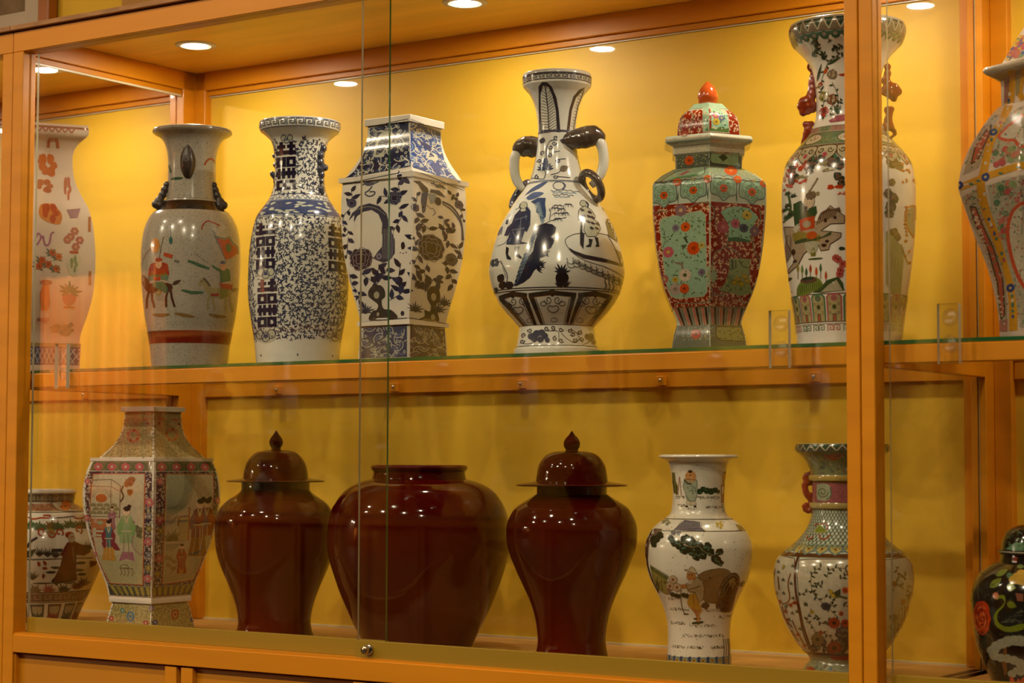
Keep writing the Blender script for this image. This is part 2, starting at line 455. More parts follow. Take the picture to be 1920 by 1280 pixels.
    def flower(s, x, y, r, n, c, cc=None, L=1, edge=None, ph=0.):
        for i in range(n):
            a = ph+2*pi*i/n
            s.leaf(x, y, r, r*2.6*sin(pi/n)+r*.15, a, c if (i % 2 == 0 or not edge) else edge, L+(i % 2)*.4)
        if cc: s.blob(x, y, r*.3, None, cc, L+1, 8)
        return s
    def peony(s, x, y, r, c, hi, L=1):
        s.blob(x, y, r, r*.95, c, L, 18, .10)
        for k, q in ((9, .78), (7, .5), (4, .24)):
            for i in range(k):
                a = 2*pi*i/k+k; u, v = x+r*q*cos(a), y+r*q*sin(a); b = r*.27
                s.line([(u+b*cos(a+t), v+b*sin(a+t)) for t in (-1.5, -.8, 0, .8, 1.5)], max(.8, r*.055), hi, L+1)
        return s
    def curl(s, x, y, r, ang, w, c, L=1, turns=1.2, sg=1):
        P = []; n = max(6, int(turns*9))
        for i in range(n+1):
            t = i/n; a = ang+sg*turns*2*pi*t; q = r*(1-.8*t)
            P.append((x+q*cos(a), y+q*sin(a)))
        return s.line(P, w, c, L, step=2.5)
    def ring(s, y0, y1, c, L=1, a0=-pi, a1=pi, n=None, fy=None):
        """band round the vessel between two heights"""
        sv = s.mode, s.rref, s.ox, s.oy, s.sc; s.cyl(1.0); n = n or (144 if not s.sides else 24*s.sides)
        m = max(1, int(abs(y1-y0)/5)+1); V, F = [], []
        for i in range(n+1):
            for j in range(m+1): V.append((a0+(a1-a0)*i/n, y0+(y1-y0)*j/m))
        for i in range(n):
            for j in range(m): k = i*(m+1)+j; F.append((k, k+1, k+m+2, k+m+1))
        s.emit(V, F, c, L); s.mode, s.rref, s.ox, s.oy, s.sc = sv; return s
    def meander(s, x0, x1, y0, y1, unit, w, c, L=2):
        h = y1-y0; x = x0
        while x+unit <= x1+.1:
            u = unit
            s.line([(x, y1), (x, y0), (x+u*.82, y0), (x+u*.82, y1-h*.22), (x+u*.34, y1-h*.22), (x+u*.34, y0+h*.38), (x+u*.58, y0+h*.38)], w, c, L)
            x += unit
        return s
    def done(s):
        for nm, (V, F, C) in s.parts.items():
            if not F: continue
            me = bpy.data.meshes.new(nm); me.from_pydata([tuple(v) for v in V], [], F)
            at_ = me.color_attributes.new('Col', 'FLOAT_COLOR', 'POINT')
            flatc = []
            for c in C: flatc += [*c, 1.0]
            at_.data.foreach_set('color', flatc)
            link(nm, me, PAINT, s.root, True)
        return s.root
def dens(pts, step, closed=True):
    out = []; n = len(pts)
    for i in range(n if closed else n-1):
        a, b = pts[i], pts[(i+1) % n]; d = math.hypot(b[0]-a[0], b[1]-a[1]); m = max(1, int(math.ceil(d/step)))
        for j in range(m): out.append((a[0]+(b[0]-a[0])*j/m, a[1]+(b[1]-a[1])*j/m))
    if not closed: out.append(tuple(pts[-1]))
    return out
def inside(x, y, P):
    r = False; n = len(P); j = n-1
    for i in range(n):
        if (P[i].y > y) != (P[j].y > y) and x < (P[j].x-P[i].x)*(y-P[i].y)/(P[j].y-P[i].y)+P[i].x: r = not r
        j = i
    return r
def paint_mat():
    m = bpy.data.materials.new('enamel_paint'); m.use_nodes = True; nt = m.node_tree; b = nt.nodes['Principled BSDF']
    a = nt.nodes.new('ShaderNodeAttribute'); a.attribute_name = 'Col'
    n = nt.nodes.new('ShaderNodeTexNoise'); n.inputs['Scale'].default_value = 160
    hs = nt.nodes.new('ShaderNodeHueSaturation'); mr = nt.nodes.new('ShaderNodeMapRange')
    mr.inputs[3].default_value = .72; mr.inputs[4].default_value = 1.25
    tc = nt.nodes.new('ShaderNodeTexCoord'); nt.links.new(tc.outputs['Object'], n.inputs['Vector'])
    nt.links.new(n.outputs[0], mr.inputs[0]); nt.links.new(mr.outputs[0], hs.inputs['Value']); nt.links.new(a.outputs['Color'], hs.inputs['Color'])
    nt.links.new(hs.outputs[0], b.inputs['Base Color']); b.inputs['Roughness'].default_value = .18; b.inputs['Coat Weight'].default_value = .4; b.inputs['Coat Roughness'].default_value = .05
    return m
PAINT = paint_mat()
def porcelain(name, c, rough=.14, var=.05, scale=12, speck=None, crack=None):
    m = mat(name, c, rough, coat=.5, var=var, scale=scale)
    nt = m.node_tree; b = nt.nodes['Principled BSDF']
    src = b.inputs['Base Color'].links[0].from_socket if b.inputs['Base Color'].links else None
    tc = nt.nodes.new('ShaderNodeTexCoord')
    if crack or speck:
        v = nt.nodes.new('ShaderNodeTexVoronoi'); v.inputs['Scale'].default_value = 230 if crack else 110
        if crack: v.feature = 'DISTANCE_TO_EDGE'
        nt.links.new(tc.outputs['Object'], v.inputs['Vector'])
        mr = nt.nodes.new('ShaderNodeMapRange'); mr.inputs[1].default_value = .0; mr.inputs[2].default_value = .10 if crack else .16
        mr.inputs[3].default_value = .55 if crack else .6; mr.inputs[4].default_value = 0
        nt.links.new(v.outputs['Distance'], mr.inputs[0])
        mx = nt.nodes.new('ShaderNodeMixRGB'); mx.inputs[2].default_value = (*lin(crack or speck), 1)
        nt.links.new(mr.outputs[0], mx.inputs[0]); nt.links.new(src, mx.inputs[1]); nt.links.new(mx.outputs[0], b.inputs['Base Color'])
    return m
WHITE = porcelain('white_porcelain', (.70, .67, .59))
BLUEW = porcelain('bluish_porcelain', (.66, .67, .60))
GREY = porcelain('crackle_glaze', (.38, .35, .28), .2, .08, 14, crack='2a1e10')
SPECK = porcelain('speckled_glaze', (.68, .64, .53), .2, .06, 14, speck='6b4a22')
PEACH = porcelain('peach_glaze', (.52, .42, .33), .2, .08)
CELAD = porcelain('celadon_glaze', (.40, .46, .36), .15, .08)
BLACKG = porcelain('black_glaze', (.012, .009, .005), .12, .2)
OXB = mat('oxblood_glaze', (.058, .0015, .0010), .07, coat=0.0, spec=.32, var=.45, scale=5, stretch=(1, 1, .5))
OXR = mat('oxblood_rim', (.16, .03, .02), .1, coat=.8, var=.3, scale=20)
CORAL = mat('coral_enamel', (.46, .075, .012), .14, coat=.8, var=.1, scale=20)
BROWNG = mat('brown_biscuit', (.022, .014, .008), .35, coat=.25, var=.3, scale=60, bump=.3, bscale=150)
MOTTLE = mat('mottled_brown_glaze', (.085, .062, .045), .16, coat=.7, var=.5, scale=40)
IRONR = mat('iron_red_enamel', (.27, .035, .010), .14, coat=.8, var=.2, scale=60)
BLUEH = mat('blue_handle', (.045, .05, .075), .16, coat=.7, var=.3, scale=50)
# ------------------------------------------------------------------ the vessels
def tube(P, pts, rad, name, m, parent=None, seg=12, closed=False):
    """rounded bar through local points (x right, y toward viewer, z) with a radius at each"""
    Q = [P.e*a+P.n*b+Vector((0, 0, c)) for a, b, c in pts]; n = len(Q); bm = bmesh.new(); rings = []
    up0 = Vector((0, 0, 1))
    for i in range(n):
        a = Q[(i-1) % n] if closed else Q[max(0, i-1)]; b = Q[(i+1) % n] if closed else Q[min(n-1, i+1)]
        t = (b-a).normalized(); u = t.cross(P.n)
        if u.length < .1: u = t.cross(up0)
        u.normalize(); v = t.cross(u)
        r = rad[i] if isinstance(rad, (list, tuple)) else rad
        rings.append([bm.verts.new(Q[i]+u*r*cos(2*pi*j/seg)+v*r*sin(2*pi*j/seg)) for j in range(seg)])
    m_ = n if closed else n-1
    for i in range(m_):
        A, B = rings[i], rings[(i+1) % n]
        for j in range(seg): bm.faces.new((A[j], A[(j+1) % seg], B[(j+1) % seg], B[j]))
    if not closed:
        bm.faces.new(rings[0][::-1]); bm.faces.new(rings[-1])
    bmesh.ops.recalc_face_normals(bm, faces=bm.faces[:])
    return bm_obj(name, bm, m, parent or P.root)

# upper level -------------------------------------------------------------
v1 = Pot('square_vase', 'tall square peach vase painted with antiques, in the neighbouring cabinet', 'vase', 84, 480, .30, ZS, n=4, rot=0)
v1.rot = v1.az+math.radians(8); v1.wid = max(abs(sin(v1.rot+a-v1.az)) for a in (pi/4, -pi/4))
v1.body([[(243, 74), (250, 76), (262, 74), (275, 58), (295, 48), (330, 49), (355, 56), (380, 68), (400, 78), (430, 86), (480, 91), (520, 91), (560, 88), (600, 78), (630, 68), (650, 65)], [(650, 68), (690, 66)]], m=PEACH)

v2 = Pot('crackle_vase', 'grey crackle glazed vase with brown collar and painted horsemen', 'vase', 358, 470, .28, ZS)
v2.body([[(246, 73), (250, 74), (254, 71), (262, 58), (275, 50), (295, 45.5), (320, 44.5), (350, 45.5), (380, 48)], [(380, 52), (388, 55), (398, 64), (402, 70)], [(402, 70), (412, 78), (430, 86), (455, 91), (480, 92.5), (510, 92), (550, 90), (600, 84), (650, 75), (690, 71)]], m=GREY)

v3 = Pot('blue_and_white_vase', 'blue and white baluster vase covered in scrolls and double happiness characters', 'vase', 560, 470, .28, ZS)
v3.body([[(231, 75), (240, 76.5), (249, 73)], [(249, 73), (258, 62), (268, 53), (285, 48), (310, 46), (345, 47), (372, 54), (395, 69), (410, 79), (440, 87), (480, 92), (520, 93.5), (560, 93), (600, 88), (630, 83), (655, 80), (690, 77)]], m=BLUEW)

v4 = Pot('square_vase', 'blue and white square vase with pheasants, peonies and projecting ledges', 'vase', 757, 480, .28, ZS, n=4, rot=-pi/2)
v4.body([[(228, 75), (240, 75)], [(240, 68.5), (262, 70), (285, 76), (308, 88), (325, 100), (340, 110)], [(340, 122), (349, 122)], [(349, 114.5), (380, 117), (430, 116.5), (470, 113), (510, 106), (550, 96), (580, 87), (608, 80)], [(608, 85.5), (617, 85.5)], [(617, 78), (640, 81), (690, 84)]], m=WHITE, inner=True)

v5 = Pot('pear_shaped_vase', 'blue and white pear-shaped vase with elephant head handles and boat scene', 'vase', 1044, 450, .30, ZS)
v5.body([[(140, 64), (146, 65), (163, 64)], [(163, 64), (170, 58), (180, 50), (200, 42), (225, 37), (250, 35.5), (280, 37.5), (310, 43), (345, 54), (380, 78), (420, 102), (460, 117), (500, 126), (520, 127), (550, 119.5), (580, 103.5), (605, 82), (618, 70)], [(618, 70), (640, 73), (656, 76), (660, 80), (676, 80)]], m=BLUEW)

v6 = Pot('hexagonal_covered_jar', 'hexagonal lidded jar in red and green enamel with orange finial', 'jar', 1328, 420, .30, ZS, n=6, rot=0)
v6.rot = v6.az+pi/6+math.radians(2); v6.wid = cos(pi/6)
v6.body([[(280, 66), (297, 66)], [(297, 62), (325, 61)], [(325, 66), (338, 87), (352, 102)], [(352, 102), (362, 104.5), (400, 104), (440, 101), (480, 97), (520, 90), (550, 82), (585, 68), (607, 60), (618, 60)], [(618, 60), (635, 65), (665, 70)]], m=CELAD, inner=False)
v6.body([[(198, 26), (206, 33), (211, 38), (218, 46), (226, 52), (238, 56), (250, 57.5), (264, 58)], [(264, 77), (268, 80), (275, 80), (280, 70)]], name='lid', m=CELAD, inner=False, foot=False)
v6.body([[(152, 1.5), (158, 7), (168, 13.5), (180, 17), (188, 16.5), (196, 14.5), (201, 13)]], name='finial', m=CORAL, inner=False, foot=False, round_=True)

v7 = Pot('tall_vase', 'tallest vase, white with famille verte horseman, coral lion handles beside the post', 'vase', 1591, 400, .30, ZS)
v7.body([[(46, 106), (58, 109), (72, 106), (84, 100), (97, 88), (110, 77), (130, 66), (165, 60), (200, 58.5), (225, 61), (245, 68), (262, 79), (285, 99), (310, 116), (345, 123.5), (390, 124.5), (440, 123), (480, 119), (520, 114), (560, 108), (600, 102), (640, 98)]], m=WHITE)

v8 = Pot('hexagonal_covered_vase', 'hexagonal lidded vase with yellow ribs and pink flower panels', 'vase', 1957, 400, .30, ZS, n=6, rot=0)
v8.rot = v8.az+math.radians(14); v8.wid = max(abs(sin(v8.rot+pi/6+i*pi/3-v8.az)) for i in range(6))
v8.body([[(146, 75), (200, 74)], [(200, 78), (215, 92), (240, 110), (280, 134), (320, 149), (350, 154.5)], [(350, 154.5), (365, 152), (390, 144), (440, 128), (500, 105), (560, 90), (600, 84), (640, 82)]], m=PEACH, inner=False)
v8.body([[(20, 18), (45, 30), (66, 42), (90, 56), (114, 70), (126, 76)], [(126, 104), (136, 106), (148, 83), (152, 76)]], name='lid', m=PEACH, inner=False, foot=False)

# lower level -------------------------------------------------------------
j0 = Pot('wide_jar', 'wide round jar painted with scholar figures, in the neighbouring cabinet', 'jar', 78, 1050, .34, ZF)
j0.body([[(921, 60), (926, 62), (932, 59), (946, 58)], [(946, 58), (955, 74), (970, 94), (995, 110), (1025, 116), (1060, 111), (1100, 95), (1135, 78), (1165, 65), (1180, 62)]], m=SPECK)

j1 = Pot('square_vase', 'square famille rose vase with palace ladies panels beside the red jars', 'vase', 284, 970, .24, ZF, n=4, rot=-pi/2)
j1.rot = -pi/2+math.radians(1); j1.wid = max(abs(sin(j1.rot+pi/4+i*pi/2-j1.az)) for i in range(4))
j1.body([[(768, 59.5), (776, 59.5)], [(776, 52), (800, 54), (820, 60), (838, 72), (850, 84), (862, 98)], [(862, 114), (868, 114)], [(868, 112), (890, 121), (920, 126.5), (950, 126), (990, 119), (1030, 107), (1070, 92), (1095, 82), (1116, 77)], [(1116, 75), (1122, 76), (1128, 75)], [(1128, 69), (1150, 76), (1180, 83)]], m=WHITE)

j2 = Pot('red_covered_jar', 'smaller dark red lidded jar next to the square palace ladies vase', 'jar', 516, 1000, .28, ZF, group='dark red lidded jars')
RED_J = [(921, 64), (928, 70), (945, 94), (965, 108), (990, 112.5), (1030, 110), (1060, 102), (1100, 85), (1130, 74), (1160, 68), (1180, 70), (1195, 76)]
j2.body([[(908, 64), (921, 64)], RED_J], m=OXB, inner=False)
j2.body([[(847, 14), (850, 33), (856, 43), (866, 52), (880, 58), (900, 61)], [(900, 66), (904, 90), (906.5, 90), (909, 66)]], name='lid', m=OXB, inner=False, foot=False)
j2.body([[(811, 1), (818, 5.5), (824, 10), (831, 13), (838, 12), (843, 9), (848, 9.5)]], name='finial', m=OXB, inner=False, foot=False)

j3 = Pot('wide_red_jar', 'very wide open dark red jar between the two lidded red jars', 'jar', 785, 1020, .30, ZF)
j3.body([[(876, 89), (879, 91.5), (884, 90), (889, 86.5), (896, 87.5), (901, 89)], [(901, 89), (906, 108), (915, 128), (930, 146), (960, 164), (1000, 171), (1040, 169.5), (1080, 158), (1120, 144), (1160, 126), (1195, 108), (1215, 99)]], m=OXB)

j4 = Pot('red_covered_jar', 'larger dark red lidded jar next to the white speckled vase', 'jar', 1072, 1000, .24, ZF, group='dark red lidded jars')
j4.body([[(917, 66), (930, 66)], [(930, 68), (938, 80), (950, 100), (960, 110), (980, 120), (1000, 123), (1030, 120), (1070, 105), (1100, 91), (1130, 78), (1160, 69), (1200, 64), (1230, 69)]], m=OXB, inner=False)
j4.body([[(849, 16), (851, 34), (856, 47), (866, 57), (880, 64), (900, 67), (906, 68)], [(906, 72), (911, 102), (914.5, 102), (917, 72)]], name='lid', m=OXB, inner=False, foot=False)
j4.body([[(812, 1), (819, 6), (825, 11.5), (833, 15.5), (841, 15), (846, 12), (850, 12.5)]], name='finial', m=OXB, inner=False, foot=False)

j5 = Pot('speckled_vase', 'white speckled vase painted with an old man and bundle, flared rim', 'vase', 1310, 1030, .22, ZF)
j5.body([[(857, 73.5), (861, 74), (865, 66), (870, 58), (885, 52.5), (920, 48.5), (945, 49), (963, 52), (972, 60), (985, 78), (1000, 91), (1020, 99), (1040, 100), (1075, 95), (1100, 85), (1130, 70), (1160, 60.5), (1190, 58), (1220, 59), (1250, 60.5)]], m=SPECK)

def lobes(a): return 1-.035*abs(cos(4*a/2+.5))**12
j6 = Pot('lobed_vase', 'lobed famille rose vase with bird panels and coral dragon handle', 'vase', 1581, 1030, .26, ZF)
j6.body([[(837, 86), (843, 88), (850, 87)], [(850, 87), (860, 75), (872, 66), (885, 61), (894, 60)], [(894, 62.5), (899, 64), (904, 62.5)], [(904, 57), (945, 57)], [(945, 61), (950, 62.5), (955, 61)], [(955, 57), (970, 59), (990, 66), (1010, 80), (1025, 96), (1034, 108)], [(1034, 108), (1045, 120), (1060, 127), (1082, 130), (1110, 127.5), (1150, 117), (1180, 104), (1210, 84), (1222, 73)], [(1222, 71), (1235, 63), (1248, 72), (1260, 80)]], m=CELAD)

j7 = Pot('black_covered_jar', 'black lidded jar painted with swan, orange rose and white cloud', 'jar', 1945, 1130, .28, ZF)
j7.body([[(1042, 66), (1054, 68)], [(1054, 68), (1060, 82), (1080, 107), (1110, 120), (1140, 122), (1180, 118), (1220, 109), (1270, 89), (1310, 76)]], m=BLACKG, inner=False)
j7.body([[(985, 10), (988, 34), (998, 52), (1015, 62), (1034, 66)], [(1034, 69), (1041, 69)]], name='lid', m=BLACKG, inner=False, foot=False)

for P, y0, y1, c in ((j2, 904.4, 906.3, '8a5a48'), (j4, 911.6, 914.2, '7d4a3a'), (j3, 876.5, 879.5, '6a1c14')):
    P.part('pale_rim').ring(y0, y1, c, 1); P.done()
# ------------------------------------------------------------------ small motifs shared by several vessels
def commas(P, x0, x1, y0, y1, step, ln, w, c, seed, L=1, skip=(), hook=1.0):
    r = random.Random(seed); y = y0
    while y < y1:
        x = x0+r.random()*step
        while x < x1:
            u, v = x+(r.random()-.5)*step*.6, y+(r.random()-.5)*step*.6
            if y0 <= v <= y1 and not any(a <= u <= b and d <= v <= e for a, b, d, e in skip):
                a = r.random()*2*pi; b = a+hook*(1 if r.random() < .5 else -1); l = ln*(.7+.6*r.random())
                p1 = (u+cos(a)*l*.5, v+sin(a)*l*.5); p2 = (p1[0]+cos(b)*l*.5, p1[1]+sin(b)*l*.5)
                P.line([(u, v), p1, p2], w, c, L, taper=.45, step=2.6)
                P.line([p1, (p1[0]+cos(b-2.2)*l*.35, p1[1]+sin(b-2.2)*l*.35)], w*.9, c, L, step=2.6)
            x += step*(.8+.4*r.random())
        y += step*.85
def sprig(P, pts, c, lc, lw, ll, n, w=1.2, L=2, seed=1, flip=1):
    """curving stem with leaves either side"""
    P.line(pts, w, c, L, smooth=True); Q = catmull(pts, 8); r = random.Random(seed)
    for i in range(n):
        t = int((i+.7)/n*(len(Q)-2)); a, b = Q[t], Q[t+1]; an = math.atan2(b[1]-a[1], b[0]-a[0])
        sg = 1 if i % 2 else -1
        P.leaf(a[0], a[1], ll*(.75+.5*r.random()), lw, an+sg*(.7+.5*r.random())*flip, lc if isinstance(lc, str) else r.choice(lc), L+.3)
def tuft(P, x, y, r, n, c, L=2, spread=2.2, w=.16, lean=0.):
    for i in range(n):
        a = -pi/2+lean+spread*((i+.5)/n-.5); P.leaf(x, y, r*(.75+.35*((i*7) % 5)/4), r*w, a, c, L)
def clouds(P, x, y, w, h, c, L=1, n=7, seed=3):
    r = random.Random(seed)
    for i in range(n): P.blob(x+(r.random()-.5)*w, y+(r.random()-.5)*h, w*(.12+.1*r.random()), h*(.22+.15*r.random()), c, L, 10, .15, seed=i)
def pine(P, pts, c, c2=None, L=1, wob=.18, rx=1., n=3, seed=5):
    """mottled foliage mass along a path with (x, y, radius)"""
    r = random.Random(seed)
    for x, y, q in pts:
        P.blob(x, y, q*rx, q, c, L, 16, wob, seed=int(q))
        if c2:
            for k in range(n): P.blob(x+(r.random()-.5)*q*1.2, y+(r.random()-.5)*q*1.2, q*.3, q*.22, c2, L+.8, 9, .3, seed=k)
def figure(P, x, y, h, robe, inner='d8d0b8', skirt=None, hair='15110e', skin='d8b898', L=2, lean=0., sleeve=None, line=None, bun=True):
    """painted standing figure, (x, y) is the ground point, h the height"""
    u = h/8.0; sk = skirt or robe; X = lambda a, b: (x+a*u+lean*b*u, y-b*u)
    P.poly([X(-1.25, .1), X(1.35, 0), X(1.0, 2.2), X(.75, 4.4), X(-.75, 4.4), X(-.95, 2.2)], sk, L, smooth=False)
    P.poly([X(-.95, 2.6), X(.95, 2.6), X(1.0, 4.8), X(.8, 6.3), X(.3, 6.6), X(-.3, 6.6), X(-.8, 6.3), X(-1.0, 4.8)], robe, L+.4)
    for sg in (-1, 1): P.poly([X(.7*sg, 6.2), X(1.35*sg, 5.0), X(1.2*sg, 3.7), X(.5*sg, 3.9), X(.5*sg, 5.0)], sleeve or robe, L+.8)
    P.line([X(-.25, 6.5), X(.05, 5.4), X(.3, 6.5)], u*.22, inner, L+1.2)
    P.line([X(-.75, 4.3), X(.8, 4.3)], u*.2, inner, L+1.2)
    P.blob(*X(0, 7.1), u*.5, u*.62, skin, L+1.2, 12)
    P.blob(*X(.08, 7.5), u*.52, u*.36, hair, L+1.5, 10)
    if bun: P.blob(*X(.42, 7.85), u*.3, u*.26, hair, L+1.6, 9)
    for a in (-.18, .16): P.blob(*X(a, 7.12), u*.07, u*.05, hair, L+1.7, 6)
    P.line([X(-.6, .4), X(-.35, 2.2), X(-.4, 4.0)], u*.1, line or inner, L+1.2); P.line([X(.4, .3), X(.3, 2.2), X(.2, 4.0)], u*.1, line or inner, L+1.2)
def horse(P, x, y, l, c, mane, L=2, face=-1):
    """walking horse, (x, y) middle of the back line, l body length"""
    X = lambda a, b: (x+face*a*l, y+b*l)
    P.poly([X(-.5, .0), X(-.25, -.08), X(.2, -.04), X(.42, -.1), X(.66, -.42), X(.78, -.44), X(.95, -.2), X(.9, -.12), X(.74, -.2), X(.62, .1), X(.45, .3), X(.0, .36), X(-.4, .3), X(-.55, .15)], c, L)
    for a, b in ((.42, .52), (.3, .2), (-.34, -.28), (-.46, -.62)):
        P.line([X(a, .24), X((a+b)/2+.04, .55), X(b, .92)], l*.09, c, L)
    P.line([X(.42, -.12), X(.6, -.36), X(.72, -.46)], l*.09, mane, L+.5, smooth=True); P.leaf(*X(-.52, .02), l*.42, l*.16, (pi if face > 0 else 0)+(.5 if face > 0 else -.5), mane, L)
    P.blob(*X(.8, -.32), l*.03, None, '100c08', L+.6, 6)
def fused(name, P, lumps, m, voxel=.0028, parent=None):
    """small sculpted figure: overlapping lumps fused into one skin"""
    bm = bmesh.new()
    for x, y, r, tw in lumps:
        a, b, c = P.spot(x, y, tw); p = P.e*a+P.n*b+Vector((0, 0, c))
        bmesh.ops.create_icosphere(bm, subdivisions=2, radius=1.16*r/P.sc*P.k, matrix=Matrix.Translation(p))
    o = bm_obj(name, bm, m, parent or P.root)
    md = o.modifiers.new('fuse', 'REMESH'); md.mode = 'VOXEL'; md.voxel_size = voxel; md.use_smooth_shade = True
    s = o.modifiers.new('soft', 'SMOOTH'); s.iterations = 2; s.factor = .5
    return o
NAVY, MIDB, PALEB = '1a1c34', '34466f', '7d93ad'
# ------------------------------------------------------------------ grey crackle vase
P = v2; P.part('painted_riders').flat(255, 390, 5.566)
for pts in (((540,620),(600,640),(660,665),(760,695)), ((480,920),(580,945),(700,940))): P.line(pts, 34, '2c5a3c', 1, taper=.4)
for pts in (((185,1160),(270,1172),(360,1165)), ((410,1155),(500,1172),(610,1190)), ((755,1160),(840,1175),(930,1172))): P.line(pts, 36, '7a6038', 1, taper=.5)
P.line([(405,620),(455,635)], 26, '5a5a58', 1)
P.line([(678,295),(700,235),(745,200),(800,215),(868,240)], 12, '8e1f10', 2, smooth=True); P.line([(92,190),(105,235)], 8, '8e1f10', 2)
horse(P, 255, 860, 250, '3c1608', '33261a', 2, -1)
P.poly([(190,830),(300,830),(345,900),(330,950),(240,900),(185,870)], '2f6248', 3)
P.poly([(150,690),(170,640),(250,620),(340,650),(355,760),(250,800),(140,800)], '8f2410', 3); P.poly([(140,760),(250,770),(350,765),(335,820),(250,800),(150,810)], '336a58', 3.6)
P.poly([(195,780),(275,780),(265,815),(205,815)], '9a2612', 4); P.poly([(175,735),(250,760),(330,735),(330,765),(250,775),(170,765)], '5e5320', 4)
P.blob(250, 650, 34, 45, 'c99a78', 4, 12); P.blob(250, 605, 36, 22, '9a3a18', 4.4, 10); P.blob(212, 455, 45, 78, 'c07a28', 2, 16)
P.line([(65,640),(110,540),(170,480)], 5, '8a4a20', 2); P.poly([(300,530),(395,560),(380,600),(300,570)], 'a03c18', 2); P.line([(300,370),(270,480),(255,600)], 6, '5a4630', 2)
P.line([(370,235),(370,400)], 4, '3a3a38', 2); P.blob(370, 410, 18, 38, '1f5a50', 3, 12)
P.poly([(215,930),(300,930),(300,1010),(215,1010)], '8a8878', 3); P.blob(250, 940, 26, 32, '7d7030', 3.6, 10)
horse(P, 860, 900, 230, '8d8355', '4a4028', 2, -1)
P.poly([(780,650),(860,690),(900,660),(965,690),(975,800),(870,830),(865,720),(790,680)], '2a5c38', 3); P.blob(895, 665, 34, 40, 'b78a6a', 3.6, 10); P.blob(895, 620, 28, 18, '34486e', 4, 10)
P.poly([(855,835),(1000,835),(985,890),(880,890)], '93220f', 3.4); P.poly([(865,890),(945,880),(945,960),(870,1000)], '5f6a30', 3.2); P.poly([(770,950),(860,940),(850,965),(775,975)], '8a1d10', 3)
P.line([(790,300),(850,440),(935,610)], 6, '4a4036', 2); P.poly([(830,375),(915,385),(960,360),(985,420),(1045,440),(1050,500),(990,560),(925,585),(880,480)], 'a03212', 2.4); P.blob(953, 462, 30, 44, '2f5e38', 3, 14)
P.line([(815,360),(915,372),(965,345),(995,405),(1050,425),(1058,510)], 9, '2a5a4a', 2.2); P.line([(600,540),(680,595),(745,635)], 6, '6a6458', 2)
P.flat(0, 200, 2.461)
P.line([(942,285),(955,262),(972,252),(985,258),(1000,272)], 7, '8e1f10', 2, smooth=True); P.line([(790,350),(845,350)], 14, '2f4a34', 1, taper=.5); P.line([(782,280),(790,320)], 8, '2f5a40', 1)
P.part('painted_band'); P.ring(628, 651, '6e1d0c', 1)
P.ring(379, 403, '17110b', 1).ring(247.5, 251, '6a5a40', 1)
P.part('painted_riders').flat(0, 200, 2.461)
bm = bmesh.new()
o_ = fused('dark_petal', P, [(868, 200+i*9, 6+27*sin(pi*min(1, (i+1.0)/17.5)*.93), 45.5-.5*(6+27*sin(pi*min(1, (i+1.0)/17.5)*.93))/2.461) for i in range(16)], BROWNG)
for xs, tw in (((772, 762, 752, 738, 722, 740), 12), ((985, 992, 1000, 1012, 1030, 1008), 20)):
    fused('lion_handle', P, [(x, y, r, tw) for x, y, r in zip(xs, (372, 395, 420, 448, 464, 470), (15, 16, 17, 20, 18, 22))], BROWNG)
P.done()
# ------------------------------------------------------------------ blue and white happiness vase
P = v3
def happiness(P, x, y, w, h, c, L=2):
    R = lambda a, b, d, e: P.poly([(x+a*w, y+b*h), (x+d*w, y+b*h), (x+d*w, y+e*h), (x+a*w, y+e*h)], c, L)
    for q in (.08, .56):
        R(q+.09, 0, q+.27, .27); R(q-.02, .06, q+.38, .13); R(q-.06, .175, q+.43, .26)
        for t in (.31, .79):
            R(q-.05, t-.005, q+.41, t+.06); R(q-.05, t+.145, q+.41, t+.205); R(q-.05, t+.05, q+.105, t+.15); R(q+.255, t+.05, q+.41, t+.15)
        R(q-.06, .60, q+.42, .69)
        for t in (.02, .24): R(q+t-.02, .535, q+t+.13, .755)
P.part('painted_scrolls').cyl(47)
commas(P, -98, 98, 270, 371, 5.8, 7.4, 2.0, '2c3552', 11, skip=((-50, -8, 272, 366),))
P.cyl(90)
NECK = [(-96, -47, 424, 515), (-96, -47, 530, 622), (50, 110, 424, 519)]
commas(P, -190, 190, 417, 643, 5.9, 7.6, 2.0, '2c3552', 12, skip=NECK)
for i in range(9):
    x = -170+i*42
    for k in range(3): P.curl(x+(k % 2)*18, 455+k*72, 22, i*1.3+k, 1.6, '39476a', 1.4, .8, 1 if (i+k) % 2 else -1)
P.flat()
happiness(P, 518, 274, 38, 91, '17132c'); happiness(P, 481, 428, 37, 87, '1c1733'); happiness(P, 484, 534, 37, 88, '1a1838'); happiness(P, 613, 428, 36, 90, '1c1428')
for x, y, r in ((500, 638, 17), (626, 636, 15), (632, 562, 13), (500, 524, 15), (538, 270, 10)):
    P.blob(x, y, r*1.15, r*.75, 'b9bba6', 1.6, 16)
    for a in (-1, 0, 1): P.loop([(x+a*r*.6+r*.45*cos(t), y+(2 if a == 0 else -3)+r*.5*sin(t)) for t in [i*pi/5 for i in range(10)]], 1.5, '38425c', 2)
    P.blob(x, y, r*.28, r*.22, '3a466a', 2.4, 9)
P.part('painted_bands').ring(385, 413.5, '37476f', 1).ring(371.5, 373, '3a4668', 1.5).ring(415, 416.2, '39476a', 1.5).ring(383, 384.4, '5d708c', 1.5)
P.cyl(68); r = random.Random(4)
for i in range(70):
    x, y = -150+300*r.random(), 388+23*r.random()
    P.leaf(x, y, 9+7*r.random(), 3.6, (r.random()-.5)*.4, 'b4baaa', 1.6)
for i in range(24):
    x = -130+i*11; P.line([(x, 382), (x+5.5, 375), (x+11, 382)], 1.1, '46587c', 1.5)
    if i % 2: P.line([(x+2, 382), (x+5.5, 378), (x+9, 382)], 1.1, '46587c', 1.5)
